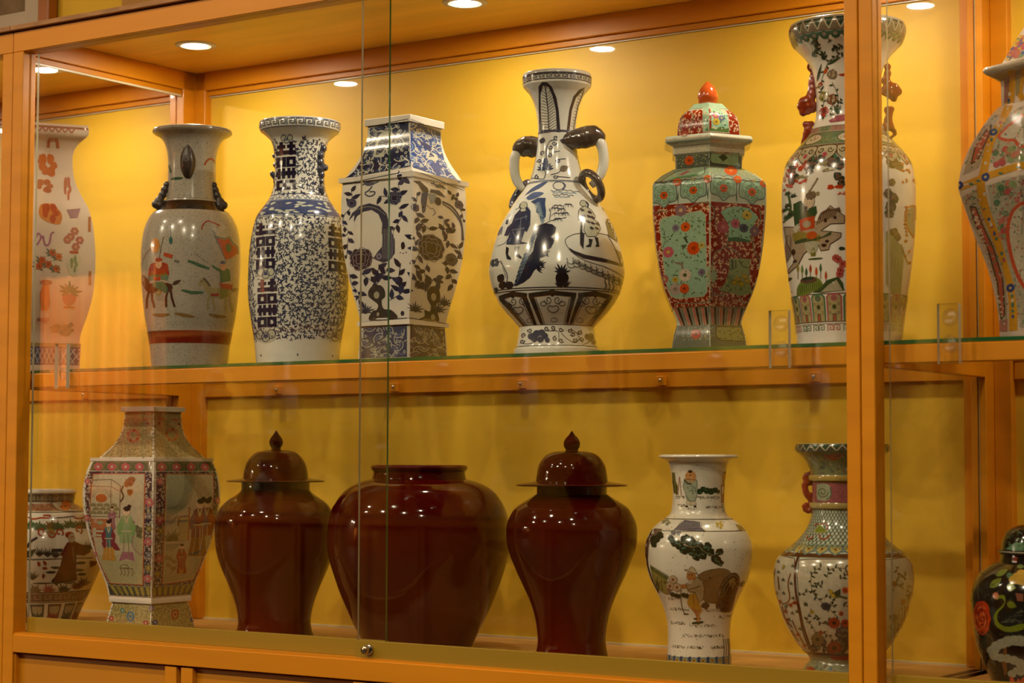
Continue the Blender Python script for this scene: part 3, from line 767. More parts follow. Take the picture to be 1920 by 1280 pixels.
P.cyl(75); P.ring(232.5, 233.6, '46506a', 1.5).ring(247.6, 248.8, '46506a', 1.5)
P.meander(-160, 160, 235.2, 246, 17, 1.7, '38425c', 2)
P.part('painted_scrolls').flat()
for x in (491, 558, 622): P.blob(x, 673, 1.5, 2.2, '34405c', 1, 8)
fused('lion_handle', P, [(600, 274, 5, 26), (606, 283, 6.2, 26), (600, 297, 7, 28), (600, 310, 6.5, 28), (609, 319, 6, 26), (600, 322, 6, 28), (603, 333, 5.5, 27), (602, 345, 4.5, 27), (601, 360, 6.5, 30), (603, 367, 5, 32)], BLUEH)
fused('lion_handle', P, [(515, 293, 4.5, -12), (511, 327, 5, -12), (514, 331, 5, -12), (516, 342, 4, -12), (517, 310, 5, -12)], BLUEH)
P.done()
# ------------------------------------------------------------------ blue and white square vase
P = v4; P.part('painted_waves')
def waves(P, poly, base, arc, hi, r, seed, L=1, curls='c3c6b8'):
    P.poly(poly, base, L); rr = random.Random(seed); V = [Vector(p) for p in poly]
    xs = [p[0] for p in poly]; ys = [p[1] for p in poly]; y = min(ys); row = 0
    while y < max(ys)+r:
        x = min(xs)+(row % 2)*r
        while x < max(xs)+r:
            u, v = x+(rr.random()-.5)*r*.5, y+(rr.random()-.5)*r*.5
            a0 = rr.random()*6.3
            for q, c_, w_ in ((1.0, curls, r*.13), (.76, arc, r*.08), (.56, hi, r*.07), (.36, arc, r*.07)):
                seg = []
                for t in range(11):
                    a = a0+2.6*(t/10-.5); p = (u+r*q*cos(a), v+r*q*sin(a))
                    if inside(p[0], p[1], V): seg.append(p)
                    elif len(seg) > 1: break
                if len(seg) > 2: P.line(seg, w_, c_, L+.6)
            for k in range(2):
                p = (u+(rr.random()-.5)*r*1.6, v+(rr.random()-.5)*r*1.6)
                if all(inside(p[0]+dx, p[1]+dy, V) for dx, dy in ((r*.3, 0), (-r*.3, 0), (0, r*.3), (0, -r*.3))): P.curl(p[0], p[1], r*.26, rr.random()*6, r*.11, curls, L+.9, 1.1, 1 if k else -1)
            x += r*1.75
        y += r*1.1; row += 1
P.flat(630, 215, 5.447)
waves(P, [(318,160),(738,122),(752,620),(95,682),(190,610),(255,500),(300,380)], '1f2744', '39496f', '6d83a6', 68, 1)
waves(P, [(742,122),(1066,180),(1070,300),(1110,480),(1190,620),(1275,705),(754,622)], '2a4a86', '4a6fae', '9db4cf', 66, 2)
for X, c in (((430,470,520,250), '2a2c44'), ((960,490,880,300), '2c3c6c')):
    x0, y0, x1, y1 = X
    P.poly([(x0-50,y0),(x0-10,y0-180),(x1-30,y1-40),(x1+60,y1-20),(x1+50,y1+90),(x0+70,y0-60),(x0+60,y0+10)], 'b8bcae', 2, smooth=True)
    P.poly([(x0-20,y0-20),(x0+5,y0-140),(x1-30,y1+20),(x1+20,y1+70),(x0+40,y0-40)], c, 2.6, smooth=True)
    for k in range(5): P.line([(x0-15+k*14,y0-40-k*38),(x0+28+k*10,y0-30-k*38)], 6, 'b8bcae', 3.2)
P.flat(630, 440, 5.333)
waves(P, [(252,965),(712,945),(712,1265),(225,1265),(235,1100)], '3a3f56', '4a5474', '7d879c', 62, 3, curls='a7a898')
waves(P, [(722,945),(1085,965),(1105,1265),(722,1265)], '46434a', '5a5a6c', '8a8c94', 60, 4, curls='a7a898')
P.part('painted_lines')
P.flat(630, 215, 5.447); P.line([(75,745),(770,672)], 7, '4a5064', 2); P.line([(775,672),(1305,770)], 7, '4a5064', 2); P.line([(318,150),(735,112)], 6, '4a5064', 2); P.line([(745,112),(1066,172)], 6, '4a5064', 2)
P.flat(630, 440, 5.333); P.line([(255,898),(712,882)], 7, '3c4258', 2); P.line([(722,882),(1095,905)], 7, '3c4258', 2)
for k in range(12): P.blob(715, 965+k*24, 7, 9, 'b9bba9', 2, 8)
P.part('painted_flowers')
LF = ['22243c', '2c3250', '34304a', '2a2434']
def branch(P, pts, n, ll, seed): sprig(P, pts, '3a4460', LF, ll*.48, ll, n, 6, 1.5, seed)
P.flat(630, 215, 5.447)
branch(P, [(150,1000),(90,1060),(75,1150),(130,1230),(90,1280)], 6, 70, 1); branch(P, [(640,1030),(680,1090),(640,1180),(590,1260)], 6, 85, 2); branch(P, [(150,960),(170,880),(160,800)], 4, 85, 3)
branch(P, [(600,960),(650,880),(640,780),(720,730)], 6, 100, 4); branch(P, [(590,950),(520,910),(440,900)], 3, 85, 5)
for x, y, r in ((165,945,48),(600,930,70),(1255,930,45),(805,1040,40)): P.peony(x, y, r, '2a2238', '7d84a0', 1.8)
branch(P, [(1255,960),(1290,1020),(1300,1100)], 3, 60, 6); branch(P, [(1250,900),(1220,840),(1150,840)], 4, 70, 7); branch(P, [(805,1010),(822,950),(820,890)], 2, 70, 8)
branch(P, [(810,1080),(860,1170),(960,1240)], 5, 90, 9); branch(P, [(1225,1190),(1150,1180),(1080,1230)], 7, 80, 10); branch(P, [(1080,1240),(1100,1130),(1080,1080)], 3, 70, 11)
for pts in ([(275,770),(330,745),(400,760),(440,745)], [(300,860),(340,890),(390,880),(400,850),(350,845)], [(375,790),(340,830),(300,850)], [(960,760),(1040,775),(1120,790)], [(985,745),(1030,790),(1060,750)]): P.line(pts, 13, '494e60', 1.5, smooth=True)
P.blob(350, 765, 50, 18, '494e60', 1.5, 12, .1); P.blob(1050, 775, 45, 16, '54544e', 1.5, 12, .1)
P.part('painted_pheasants')
P.poly([(135,1120),(170,1050),(250,980),(350,962),(450,1000),(520,1080),(548,1180),(552,1280),(470,1280),(480,1180),(440,1080),(370,1030),(290,1040),(220,1080),(190,1140),(195,1060)], '3a3a50', 2.4)
for k in range(26):
    t = k/25; P.blob(175+330*t, 1040-70*sin(pi*t*.8)+90*t*t, 5, None, 'a7a898', 3, 6)
P.flat(630, 440, 5.333); P.poly([(462,0),(545,0),(590,120),(590,250),(545,310),(480,335),(400,300),(385,280),(420,230),(465,180),(470,90)], '3b3c54', 2.4)
for k in range(7): P.line([(470+k*18,10),(472+k*17,150),(480+k*14,300)], 4, '8f9294', 3)
P.blob(437, 272, 30, 34, '77768a', 3, 12); P.blob(437, 270, 8, None, '14121c', 3.6, 8); P.leaf(410, 290, -40, 16, .3, '4a4650', 3)
P.flat(630, 215, 5.447)
P.poly([(785,775),(850,762),(930,820),(940,860),(880,870),(835,800)], '46464c', 2.4); P.poly([(960,825),(1050,820),(1120,885),(1000,860),(950,860)], '464a56', 2.4); P.poly([(870,880),(935,850),(920,960),(905,1060),(880,1085),(862,960)], '3c4a6c', 2.4)
P.blob(883, 1020, 9, None, '14121c', 3, 8); P.blob(1035, 935, 34, 42, '2c3048', 2.6, 12); P.poly([(930,870),(1010,870),(1040,930),(960,975)], '8492a0', 2.2)
for o in (0, 34): P.line([(1080,930+o*.6),(1180,965+o),(1260,1060+o),(1290,1180),(1290+o*.4,1290)], 20-o*.2, '41465c', 2.4, smooth=True)
P.line([(920,990),(950,1020),(990,1020),(1010,1060),(980,1090)], 6, '3c4a6c', 2.6)
P.part('painted_flowers').flat(630, 440, 5.333)
for x, y, r in ((255,285,112),(945,185,130),(1150,270,62)): P.peony(x, y, r, '33242c' if x < 600 else '2f2a34', '8b8894', 1.8)
branch(P, [(250,420),(330,480),(400,530),(410,470),(440,350)], 8, 105, 20); branch(P, [(130,60),(120,160),(110,270)], 4, 90, 21); branch(P, [(410,540),(480,460),(520,390)], 4, 100, 22)
branch(P, [(640,640),(650,570),(630,480),(650,350)], 5, 95, 23); branch(P, [(540,700),(640,650),(680,600)], 5, 95, 24); branch(P, [(140,420),(160,520),(230,620),(230,700)], 7, 95, 25)
branch(P, [(830,240),(790,180),(780,100)], 3, 95, 26); branch(P, [(830,250),(790,330),(780,390)], 3, 80, 27); branch(P, [(910,340),(880,440),(930,550)], 4, 90, 28); branch(P, [(930,560),(860,520),(790,520)], 6, 105, 29); branch(P, [(930,560),(980,470),(1040,510)], 4, 105, 30)
branch(P, [(1050,310),(1120,360),(1150,440),(1170,540)], 6, 90, 31); branch(P, [(1200,250),(1260,230),(1210,110)], 4, 80, 32); branch(P, [(1060,100),(1120,90),(1130,130)], 3, 80, 33); branch(P, [(800,40),(850,30)], 3, 90, 34)
P.blob(630, 520, 38, 42, '2a2434', 2, 12); P.blob(670, 185, 20, 36, '26222e', 2, 12, .1); P.blob(665, 835, 18, 24, '33303c', 2, 10)
for k in range(3): P.blob(645+k*28, 250+(k % 2)*8, 6, None, '26222e', 2, 7)
P.part('painted_rocks')
for dx, pts in ((0, [(330,600),(370,555),(440,550),(485,590),(495,660),(460,700),(480,780),(560,800),(610,885),(345,890),(370,800),(410,790),(425,740),(370,690),(330,650)]), (0, [(905,600),(940,560),(990,550),(1030,590),(1035,680),(1000,720),(985,760),(1020,830),(1010,895),(830,890),(880,850),(880,790),(930,800),(945,740),(910,680)])):
    P.poly(pts, '3b3530', 2, smooth=True)
for x, y, rx, ry in ((412,645,28,36),(425,832,14,20),(970,655,26,38),(965,850,22,28)): P.blob(x, y, rx, ry, 'aaa68e', 2.8, 14)
for x, y in ((300,800),(1080,710),(790,800),(1020,780)): tuft(P, x, y, 90, 9, '3f4250', 2, 4.0); P.blob(x, y, 24, 22, '34323c', 2.4, 10)
P.done()
# ------------------------------------------------------------------ pear-shaped vase
P = v5; P.part('painted_landscape').flat(910, 340, 5.818)
INK = '1b1b28'
P.poly([(430,205),(520,120),(640,62),(680,62),(600,130),(500,175)], '41557d', 1.2, smooth=True); P.poly([(450,235),(530,180),(640,195),(560,250),(480,265)], '4a608a', 1.2, smooth=True)
P.poly([(500,290),(580,250),(660,255),(655,330),(665,400),(660,480),(610,520),(600,440),(560,420),(570,340)], '34486f', 1.2)
P.poly([(560,580),(650,548),(730,560),(775,600),(760,660),(710,700),(755,740),(720,820),(660,860),(690,900),(600,930),(600,1020),(540,1060),(500,1130),(430,1180),(340,1215),(330,1190),(380,1070),(460,940),(530,850),(545,760),(570,680),(540,640)], '23263a', 1.4)
for k in range(26):
    t = k/25; x = 330+210*t+10*sin(k*3); y = 1200-560*t; P.line([(x-10,y+10),(x+60,y-70)], 22, '66788c' if k % 2 else '46566c', 1.2, taper=.8)
for k in range(14): P.line([(540+k*6,330+k*18),(600+k*4,300+k*16)], 14, '7f94a2', 1.1, taper=.8)
for x, y in ((690,740),(640,880),(570,1050),(600,1000)): tuft(P, x, y, 70, 5, INK, 2, 2.4, .2, 1.2)
P.loop([(800+60*cos(a),112+48*sin(a)) for a in [i*pi/8 for i in range(16)]], 7, '3c4c6a', 2); P.line([(845,72),(872,110),(845,158)], 10, '3c4c6a', 2, smooth=True)
for y0, x0, x1 in ((165,715,1030),(215,735,960)):
    P.line([(x0+(x1-x0)*t/9, y0+12*(t % 2)+6*sin(t)) for t in range(10)], 6, '3c4c6a', 2, smooth=True); P.line([(x0+20+(x1-x0-60)*t/7, y0+26+8*(t % 2)) for t in range(8)], 11, '8ba0ac', 1.4, smooth=True)
for cx, cy, w_ in ((790,370,150),(900,355,120),(760,400,130),(830,410,110),(800,460,170),(870,455,100),(790,520,110)):
    for k in range(5):
        a = pi+pi*(k+.5)/5; P.line([(cx,cy-14),(cx+w_*.28*cos(a),cy-22+10*sin(a)),(cx+w_*.5*cos(a),cy+14)], 6, '33384c', 2, taper=.6, smooth=True)
P.line([(640,560),(720,520),(880,485)], 6, INK, 2); P.line([(700,380),(715,430),(700,520)], 6, '33405c', 2)
def hillman(P, dx=0): pass
P.part('painted_men')
P.poly([(390,365),(470,350),(500,400),(498,560),(460,640),(440,620),(400,740),(480,765),(330,770),(240,755),(285,610),(260,660),(215,650),(250,560),(300,520),(330,430)], '2c3450', 2)
P.blob(425, 325, 40, 45, 'a9ac98', 2.6, 14); P.loop([(425+40*cos(a),325+45*sin(a)) for a in [i*pi/7 for i in range(14)]], 5, '2c3450', 3); P.line([(390,300),(380,340),(400,370)], 12, '222838', 3)
P.poly([(390,360),(445,360),(450,395),(400,400)], 'b4b8a4', 3)
for pts in ([(330,490),(400,475),(470,460)], [(400,480),(390,590),(440,600)], [(300,600),(360,600),(440,590)], [(450,440),(455,500)], [(310,620),(350,700),(390,760)]): P.line(pts, 5, '8b94a2', 3)
P.poly([(240,780),(270,800),(262,870),(295,915),(290,935),(250,920),(235,850)], '1e1c26', 2); P.poly([(330,790),(385,790),(365,860),(412,915),(405,930),(345,900),(330,840)], '1e1c26', 2)
P.line([(250,470),(240,520)], 26, '2c3450', 2); P.line([(270,680),(220,740),(140,755)], 6, '46566c', 2, smooth=True); P.poly([(140,600),(170,540),(200,535),(185,620),(140,630)], '41557d', 1.6); P.line([(330,360),(390,345)], 6, '46566c', 2)
P.poly([(1030,370),(1080,340),(1150,380),(1190,450),(1180,490),(1225,520),(1245,590),(1225,630),(1195,680),(1100,690),(1065,620),(1080,540),(1040,500),(1008,500),(1010,400)], 'a9ab96', 2)
P.loop([(1030,370),(1080,340),(1150,380),(1190,450),(1180,490),(1225,520),(1245,590),(1225,630),(1195,680),(1100,690),(1065,620),(1080,540),(1040,500),(1008,500),(1010,400)], 6, INK, 2.6)
for x, y in ((1050,390),(1130,410),(1060,450),(1160,470),(1110,520),(1165,535),(1215,540),(1150,590),(1205,590),(1050,480),(1120,460)): P.blob(x, y, 26, 15, '2a2a38', 2.8, 10, .2, .5)
P.blob(1060, 310, 36, 38, 'a9ab96', 2.4, 12); P.loop([(1060+36*cos(a),310+38*sin(a)) for a in [i*pi/7 for i in range(14)]], 5, INK, 3); P.line([(1085,285),(1112,310),(1108,355)], 14, '23242f', 3, smooth=True)
P.poly([(1035,520),(1050,530),(1048,640),(1070,660),(1060,830),(1025,780),(1025,650)], '23232e', 3); P.poly([(1115,710),(1160,715),(1140,800),(1085,805),(1090,790),(1120,770)], '1e1c26', 2.6); P.poly([(1180,690),(1215,690),(1230,790),(1185,795),(1200,760)], '1e1c26', 2.6)
P.part('painted_landscape')
P.line([(1080,655),(980,665),(900,700),(868,745),(900,820),(970,890),(1100,960),(1300,1010),(1500,1080)], 6, INK, 2, smooth=True); P.line([(1200,640),(1330,650),(1400,690)], 6, INK, 2)
P.poly([(905,815),(960,850),(1080,890),(1280,915),(1490,950),(1490,975),(1250,955),(1060,930),(940,870)], '2b2a30', 2)
for y0 in (0, 40):
    for k in range(10):
        x = 885+k*62; y = 900+y0+k*21+(30 if k == 0 else 0); P.line([(x,y),(x+15,y+52),(x+52,y+64),(x+85,y+48)], 6, '35353c', 2, smooth=True)
P.line([(960,960),(1200,1080),(1480,1130)], 46, '8d9086', 1.1)
P.poly([(1300,500),(1320,445),(1370,450),(1440,560),(1500,700),(1440,720),(1330,640)], '6d6648', 1.4); P.line([(1320,640),(1400,780),(1470,950)], 7, INK, 2)
for k in range(9): P.line([(1305+k*14,470+k*26),(1350+k*14,500+k*24),(1400+k*10,490+k*26)], 4.5, '3a352a', 2)
P.poly([(1400,790),(1470,810),(1510,950),(1470,950)], '8d8258', 1.2)
for k in range(3): P.line([(1300+k*42,1120),(1290+k*42,1160),(1305+k*42,1200),(1285+k*42,1250)], 11, '25222a', 2, taper=.5, smooth=True)
P.blob(835, 1140, 66, 72, '1d1718', 2, 14, .12); P.blob(815, 1205, 46, 26, '1d1718', 2, 10); P.blob(870, 1205, 36, 28, '1d1718', 2, 10); tuft(P, 830, 1090, 110, 7, '25222a', 2, 3.0, .2); tuft(P, 780, 1210, 40, 5, '30303c', 2, 2.4); tuft(P, 890, 1210, 55, 5, '30303c', 2, 2.4)
for x, y, a, b in ((180,1115,40,44),(200,1190,46,40),(275,1195,44,40)): P.blob(x, y, a, b, '231a18', 2, 12, .1)
P.line([(240,1180),(255,1100),(215,1000),(180,940)], 7, '35303a', 2, smooth=True)
for k in range(10): P.line([(250-k*6,1120-k*20),(232-k*6,1108-k*20)], 5, '35303a', 2)
clouds(P, 110, 940, 120, 60, '3a4250', 1.6, 9); pine(P, [(120,1230,30),(1290,330,22),(1320,370,18)], '3a3a3c')
P.part('painted_bands'); P.ring(551.5, 553, '23222c', 1.5).ring(555.5, 557, '23222c', 1.5).ring(347.2, 348.6, '4c5f7c', 1.5).ring(349.8, 350.6, '4c5f7c', 1.5).ring(249.5, 253.5, '4a4656', 1.5).ring(617, 618.2, '2c2c34', 1.5).ring(655, 656.2, '2c2c34', 1.5)
P.flat(910, 500, 7.111)
for xa, xb, xc, xd in ((585,1205,745,1090), (1225,1680,1105,1400), (190,570,510,690)):
    xm = (xa+xb)/2
    P.poly([(xa,440),(xm-40,415),(xm,395),(xm+40,415),(xb,440),(xb-5,480),(xd+5,840),(xd-30,840),(xb-70,490),(xm+30,470),(xm,490),(xm-30,470),(xa+75,490),(xc+40,840),(xc,840),(xa+5,490)], '2b241e', 2)
    P.line([(xa+95,505),(xc+55,830)], 7, '39322a', 2); P.line([(xb-90,505),(xd-45,830)], 7, '39322a', 2); P.loop([((xc+xd)/2+42*cos(a),775+28*sin(a)) for a in [i*pi/6 for i in range(12)]], 6, '39322a', 2)
    cx = xm*.72+(xc+xd)/2*.28
    for sg in (-1, 1): P.curl(cx+sg*60, 530, 55, pi/2-sg*pi/2, 8, '39322a', 2, 1.3, sg); P.loop([(cx+sg*120+42*cos(a),575+26*sin(a)) for a in [i*pi/5 for i in range(10)]], 7, '39322a', 2)
    P.loop([(cx-75,630),(cx-40,600),(cx,610),(cx+45,600),(cx+75,630),(cx+50,670),(cx,685),(cx-45,665)], 8, '39322a', 2, True)
for x, y, r in ((620,980,46),(690,950,50),(755,940,46),(800,985,42),(660,1020,44),(740,1030,44),(830,1040,34),(1350,980,36),(1400,1000,44),(1440,1040,36),(1400,960,34)): P.blob(x, y, r, None, '343c52' if x < 1000 else '403a34', 2, 12, .08)
for pts in ([(840,920),(960,920),(980,1000),(970,1060)], [(1010,950),(1100,1030),(1190,1070),(1245,1010),(1200,930),(1120,900)], [(470,1060),(560,1080),(640,1070)], [(1290,1090),(1340,1070),(1380,1040)]): P.line(pts, 8, '39343a', 2, smooth=True)
for x, y, sg in ((820,885,1),(900,880,-1),(1005,900,1),(930,1020,-1),(1010,1045,1),(1160,955,-1),(1185,1035,1),(1270,1025,-1),(1245,930,1),(520,960,1),(600,900,-1),(1120,910,1),(500,1040,1)): P.curl(x, y, 34, x*.1, 13, '2c2a34', 2, 1.2, sg)
P.flat(940, 130, 4.743); P.part('painted_leaves')
P.poly([(333,190),(365,160),(410,165),(450,200),(490,290),(510,400),(525,590),(495,590),(485,400),(455,270),(420,200),(370,185),(350,250),(352,400),(362,590),(338,590),(335,400)], '352f36', 2)
P.line([(390,190),(415,380),(425,580)], 9, '4a444a', 2)
for k in range(15):
    y = 235+k*24; P.line([(400+k*1.6,y+20),(360,y-10+k*2)], 4, '5d5a58', 1.8); P.line([(404+k*1.6,y+20),(450+k*3,y-20)], 4, '5d5a58', 1.8)
P.poly([(745,180),(690,210),(640,270),(605,380),(578,590),(600,595),(625,390),(660,280),(710,220)], '3a3336', 2); P.line([(735,200),(680,340),(640,550)], 6, '4a444a', 2)
for k in range(12): P.line([(725-k*8,230+k*27),(690-k*7,225+k*27)], 3.5, '5d5a58', 1.8)
P.part('painted_bands').cyl(65); P.ring(145.5, 148, '4d4c50', 1.5).ring(157, 159, '4d4c50', 1.5); P.meander(-190, 190, 149, 156.4, 15, 1.5, '454348', 2)
P.part('painted_leaves').flat(940, 130, 4.743)
P.line([(380,1020),(395,960),(370,900),(400,830),(400,760),(415,700),(440,665),(500,660)], 7, '3c4458', 2, smooth=True)
for x, y, sg in ((470,690,1),(440,725,-1),(430,800,1),(505,850,-1),(340,845,1),(320,990,-1),(480,1000,1),(375,655,-1),(370,770,1),(485,640,1)): P.curl(x, y, 22, y*.1, 9, '3a4054', 2, 1.1, sg)
for a in range(9): P.leaf(392, 930, 78, 24, -pi/2+(a-4)*.36, '33405e', 2)
P.blob(396, 870, 24, 50, '4a5474', 2.4, 12); P.leaf(520, 660, 85, 44, .3, '4b4650', 2); P.leaf(520, 940, 85, 60, -.5, '6d6658', 2); P.leaf(350, 680, 60, 50, -1, '47434c', 2)
for pts in ([(470,770),(520,760)], [(500,840),(570,830)], [(440,980),(500,965),(530,940)], [(500,1000),(610,1005)], [(270,990),(330,1010),(380,1020)]): P.line(pts, 7, '3c4458', 2, smooth=True)
def spots(P, L, tw, f): return [P.spot(x, y, tw) for x, y, r in L], [r*f/P.sc*P.k for x, y, r in L]
for L_, tw in (([(606,655,64),(640,650,76),(680,640,82),(725,628,84),(770,612,80),(812,596,68),(848,602,54),(878,620,44),(893,642,30),(800,640,66),(845,632,50),(690,690,40),(745,665,60),(705,585,36)], 26), ([(335,675,64),(300,670,78),(260,665,82),(220,665,80),(180,672,68),(150,690,52),(128,716,32),(200,700,60),(270,720,50)], -26)):
    fused('elephant_head', P, [(x, y, r, tw) for x, y, r in L_], MOTTLE, .0028)
for L_, tw in (([(845,640,46),(885,690,50),(905,770,47),(908,860,46),(885,950,44),(840,1020,38),(795,1062,30)], 26), ([(150,700,44),(118,770,46),(112,860,46),(122,940,44),(150,1010,40),(190,1060,30)], -26)):
    pt_, rd = spots(P, [tuple(q) for q in catmull(L_, 4)], tw, 1); o = tube(P, pt_, rd, 'trunk', BLUEW)
for cx, cy, tw, w_, tl in ((800,1078,46,92,.55), (170,1100,-44,62,-.55)):
    ring_ = []
    for k in range(28):
        a = 2*pi*k/28; u, v = w_*.66*cos(a), 128*sin(a); ring_.append(P.spot(cx+u*cos(tl)+v*sin(tl), cy-u*sin(tl)*1+v*cos(tl), tw+18*cos(a)))
    tube(P, ring_, 36/P.sc*P.k, 'loose_ring', MOTTLE if cx > 500 else BLUEH, closed=True)
P.done()
# ------------------------------------------------------------------ hexagonal covered jar
P = v6; P.part('painted_ground')
P.ring(396, 585.5, '7a1a08', 1).ring(212, 261.5, '7f2008', 1).ring(263, 296, 'b3ab92', .8).ring(296, 300, 'a8a28a', 1)
P.ring(300, 324, '4e5546', 1).ring(325, 351, '7c8a70', 1).ring(619, 664, '525a4e', 1)
P.part('painted_scrolls').cyl(100)
commas(P, -160, 160, 399, 583, 8.2, 8.6, 1.9, 'c9a884', 21, 1.6, hook=1.6)
P.cyl(57); commas(P, -100, 100, 213, 260, 8.0, 8.0, 1.8, 'cfae8c', 22, 1.6, hook=1.6)
P.flat(1215, 390, 4.739)
for pts in ([(70,95),(130,75),(180,95)], [(370,70),(470,30),(560,60),(585,140),(530,220)], [(590,190),(620,250),(700,300),(690,400),(590,470),(570,580)], [(690,410),(760,440),(820,500)], [(980,60),(985,180),(930,300),(930,420),(1000,540)], [(560,740),(560,860),(430,890),(270,880),(240,900)], [(580,820),(680,820),(640,780)], [(800,840),(860,880),(940,800)]): P.line(pts, 9, '6f6f5a', 2, smooth=True)
P.part('painted_panels')
P.poly([(112,185),(140,140),(470,100),(512,135),(528,800),(495,835),(260,842),(205,815),(165,690)], '86a488', 2); P.loop([(112,185),(140,140),(470,100),(512,135),(528,800),(495,835),(260,842),(205,815),(165,690)], 4, 'b5a488', 2.4)
P.poly([(640,115),(700,70),(800,55),(890,65),(968,135),(925,210),(905,290),(900,358),(705,358),(712,280),(690,190)], '7fa88a', 2, smooth=False); P.poly([(718,505),(900,502),(890,600),(895,700),(915,790),(820,820),(630,780),(690,700),(715,600)], '7f8c5e', 2)
for a in range(9): P.leaf(528, 660, 95, 40, -pi/2+pi*(a+.5)/9, '8fa484', 2.2, 'b3863c')
for x, y, r, n, c, cc in ((340,232,46,12,'c04f10','7a2a08'),(410,420,62,14,'b8420c','8a2c08'),(330,760,46,12,'bd4a10','7a2a08'),(255,235,34,10,'6e6470','4a4450'),(190,440,52,14,'a8505c','b8a040'),(335,645,58,16,'b8a890','4a4a30'),(480,630,34,10,'6c6070','4a4050'),(250,680,28,8,'b09030','7a5a18'),(480,400,32,8,'a89850','6a5a20'),
        (868,125,46,12,'b3a040','6a5a20'),(768,205,44,12,'a04a5c','7a2a40'),(840,240,42,12,'34384c','20242e'),(300,85,58,8,'7a5a62','b89a70'),(660,240,58,9,'97404a','b06a60'),(935,260,48,9,'6a5060','907060'),(155,670,40,8,'9a5a50','b09a60'),(965,630,44,8,'8a2a0c','5a1808'),(250,760,56,12,'a09080','7a6a58')):
    P.flower(x, y, r, n, c, cc, 2.6, None)
for x, y, a in ((800,690,0),(850,655,.8),(760,710,-.5),(820,720,.4),(870,690,1.2),(780,680,2)): P.blob(x, y, 30, 20, 'a08c28', 2.6, 10, .15, a); P.loop([(x+28*cos(t),y+18*sin(t)) for t in [i*pi/4 for i in range(8)]], 3, '5c4a10', 3)
r = random.Random(9)
for x0, x1, y0, y1, n in ((140,510,150,820,95),(700,920,80,340,34),(700,890,520,790,26)):
    for k in range(n):
        x, y = x0+(x1-x0)*r.random(), y0+(y1-y0)*r.random(); P.leaf(x, y, 20+14*r.random(), 10, r.random()*6.3, r.choice(['33502c','46603a','2b4428','5a6a34']), 2.5)
P.poly([(300,560),(320,640),(290,720),(305,720),(335,640),(315,540),(210,520)], '7a6a58', 2.6); P.line([(150,240),(165,330),(140,400)], 5, '4a6048', 2.5, smooth=True)
P.poly([(320,320),(345,315),(365,370),(350,372)], '3c4430', 3); P.poly([(310,400),(345,380),(350,395),(315,430),(350,500),(325,470)], '44503c', 3)
P.poly([(705,330),(770,320),(840,330),(900,345),(900,358),(705,358)], '2f5a34', 2.7); P.line([(740,520),(745,600)], 22, '4c5230', 2.6); P.line([(770,520),(772,590)], 14, '5a5c34', 2.6); P.line([(800,520),(830,570),(880,580)], 10, '4c5230', 2.6); P.line([(690,690),(720,640),(710,760)], 8, '5a6a44', 2.6)
for k in range(26):
    xt = 236+k*26.6; xb = 300+k*22.2; c = ('a5604c', '241c10', '6a6a58')[k % 3]
    P.poly([(xt,922),(xt+21,921),(xb+17,1078),(xb,1078)], c, 2)
P.ring(583.5, 586, '5c6048', 2).ring(617, 619, '5c5a44', 2)
P.part('painted_borders')
P.poly([(605,1092),(850,1088),(895,1200),(860,1215),(640,1215),(600,1170)], '757a4c', 2); P.loop([(605,1092),(850,1088),(895,1200),(860,1215),(640,1215),(600,1170)], 8, '2c2a1c', 2.4)
P.flower(430, 1158, 48, 14, '9a3a28', '6a2418', 2)
for k in range(80):
    x, y = 300+280*r.random(), 1095+115*r.random(); P.blob(x, y, 6, 5, r.choice(['8a927c','a8a890','6c8a80','a08a50']), 1.8, 7)
for k in range(28): P.leaf(620+250*r.random(), 1100+100*r.random(), 26, 11, r.random()*6.3, r.choice(['4a4a20','8a7a38','3c4a2c']), 2.6)
P.flat(1215, 145, 5.022)
for x, y in ((160,1170),(432,1145),(706,1130),(968,1145)):
    q = [(x-118,y-30),(x-100,y-95),(x-45,y-125),(x,y-110),(x+45,y-125),(x+100,y-95),(x+118,y-30),(x+110,y+50),(x+50,y+70),(x,y+112),(x-50,y+70),(x-110,y+50)]
    P.poly(q, '87a68a', 1.6, smooth=True); P.loop(q, 10, '5f665e', 2, True); P.loop([(x+(a-x)*.8, y+(b-y)*.8) for a, b in q], 5, '6c746a', 2, True)
    for k in range(8): P.curl(x+62*cos(k*pi/4), y+58*sin(k*pi/4), 22, k, 6, '4f6a50', 2, 1.0, 1 if k % 2 else -1)
    P.flower(x, y, 40, 6, 'b34a14', '3f4a38', 2.2)
    P.poly([(x-140,y+118),(x-135,y-10),(x-150,y+60)], '39503c', 1.4)
for x, y in ((282,1055),(835,1035),(563,1050),(1078,1055)): P.flower(x, y, 42, 7, 'b04a18', '8a6a28', 2)
for x in (150,425,700,980): P.poly([(x-25,1030-20*(x < 300)),(x+25,1025),(x,1058)], 'a08c3c', 2)
P.ring(351.5, 353.3, '4c4438', 2)
P.flower(392, 828, 48, 14, 'b84a14', '8a3008', 2.2); P.flower(775, 940, 66, 16, 'b84c18', 'c07038', 2.2)
P.poly([(590,775),(850,760),(850,860),(820,880),(600,868),(580,840)], '7f9a70', 2); P.loop([(590,775),(850,760),(850,860),(820,880),(600,868),(580,840)], 9, '3a3a2c', 2.5); P.poly([(660,805),(705,770),(748,805),(705,845)], '33401c', 2.5)
P.poly([(110,1050),(270,940),(500,895),(535,900),(535,985),(500,1005),(330,1010),(150,1050)], '8aa486', 2); P.loop([(110,1050),(270,940),(500,895),(535,900),(535,985),(500,1005),(330,1010),(150,1050)], 6, '4c4438', 2.5); P.poly([(290,980),(380,935),(400,950),(330,990)], '9a5a60', 2.5); P.poly([(160,1035),(280,1000),(480,990),(460,1005),(300,1015)], '4f8a58', 2.5)
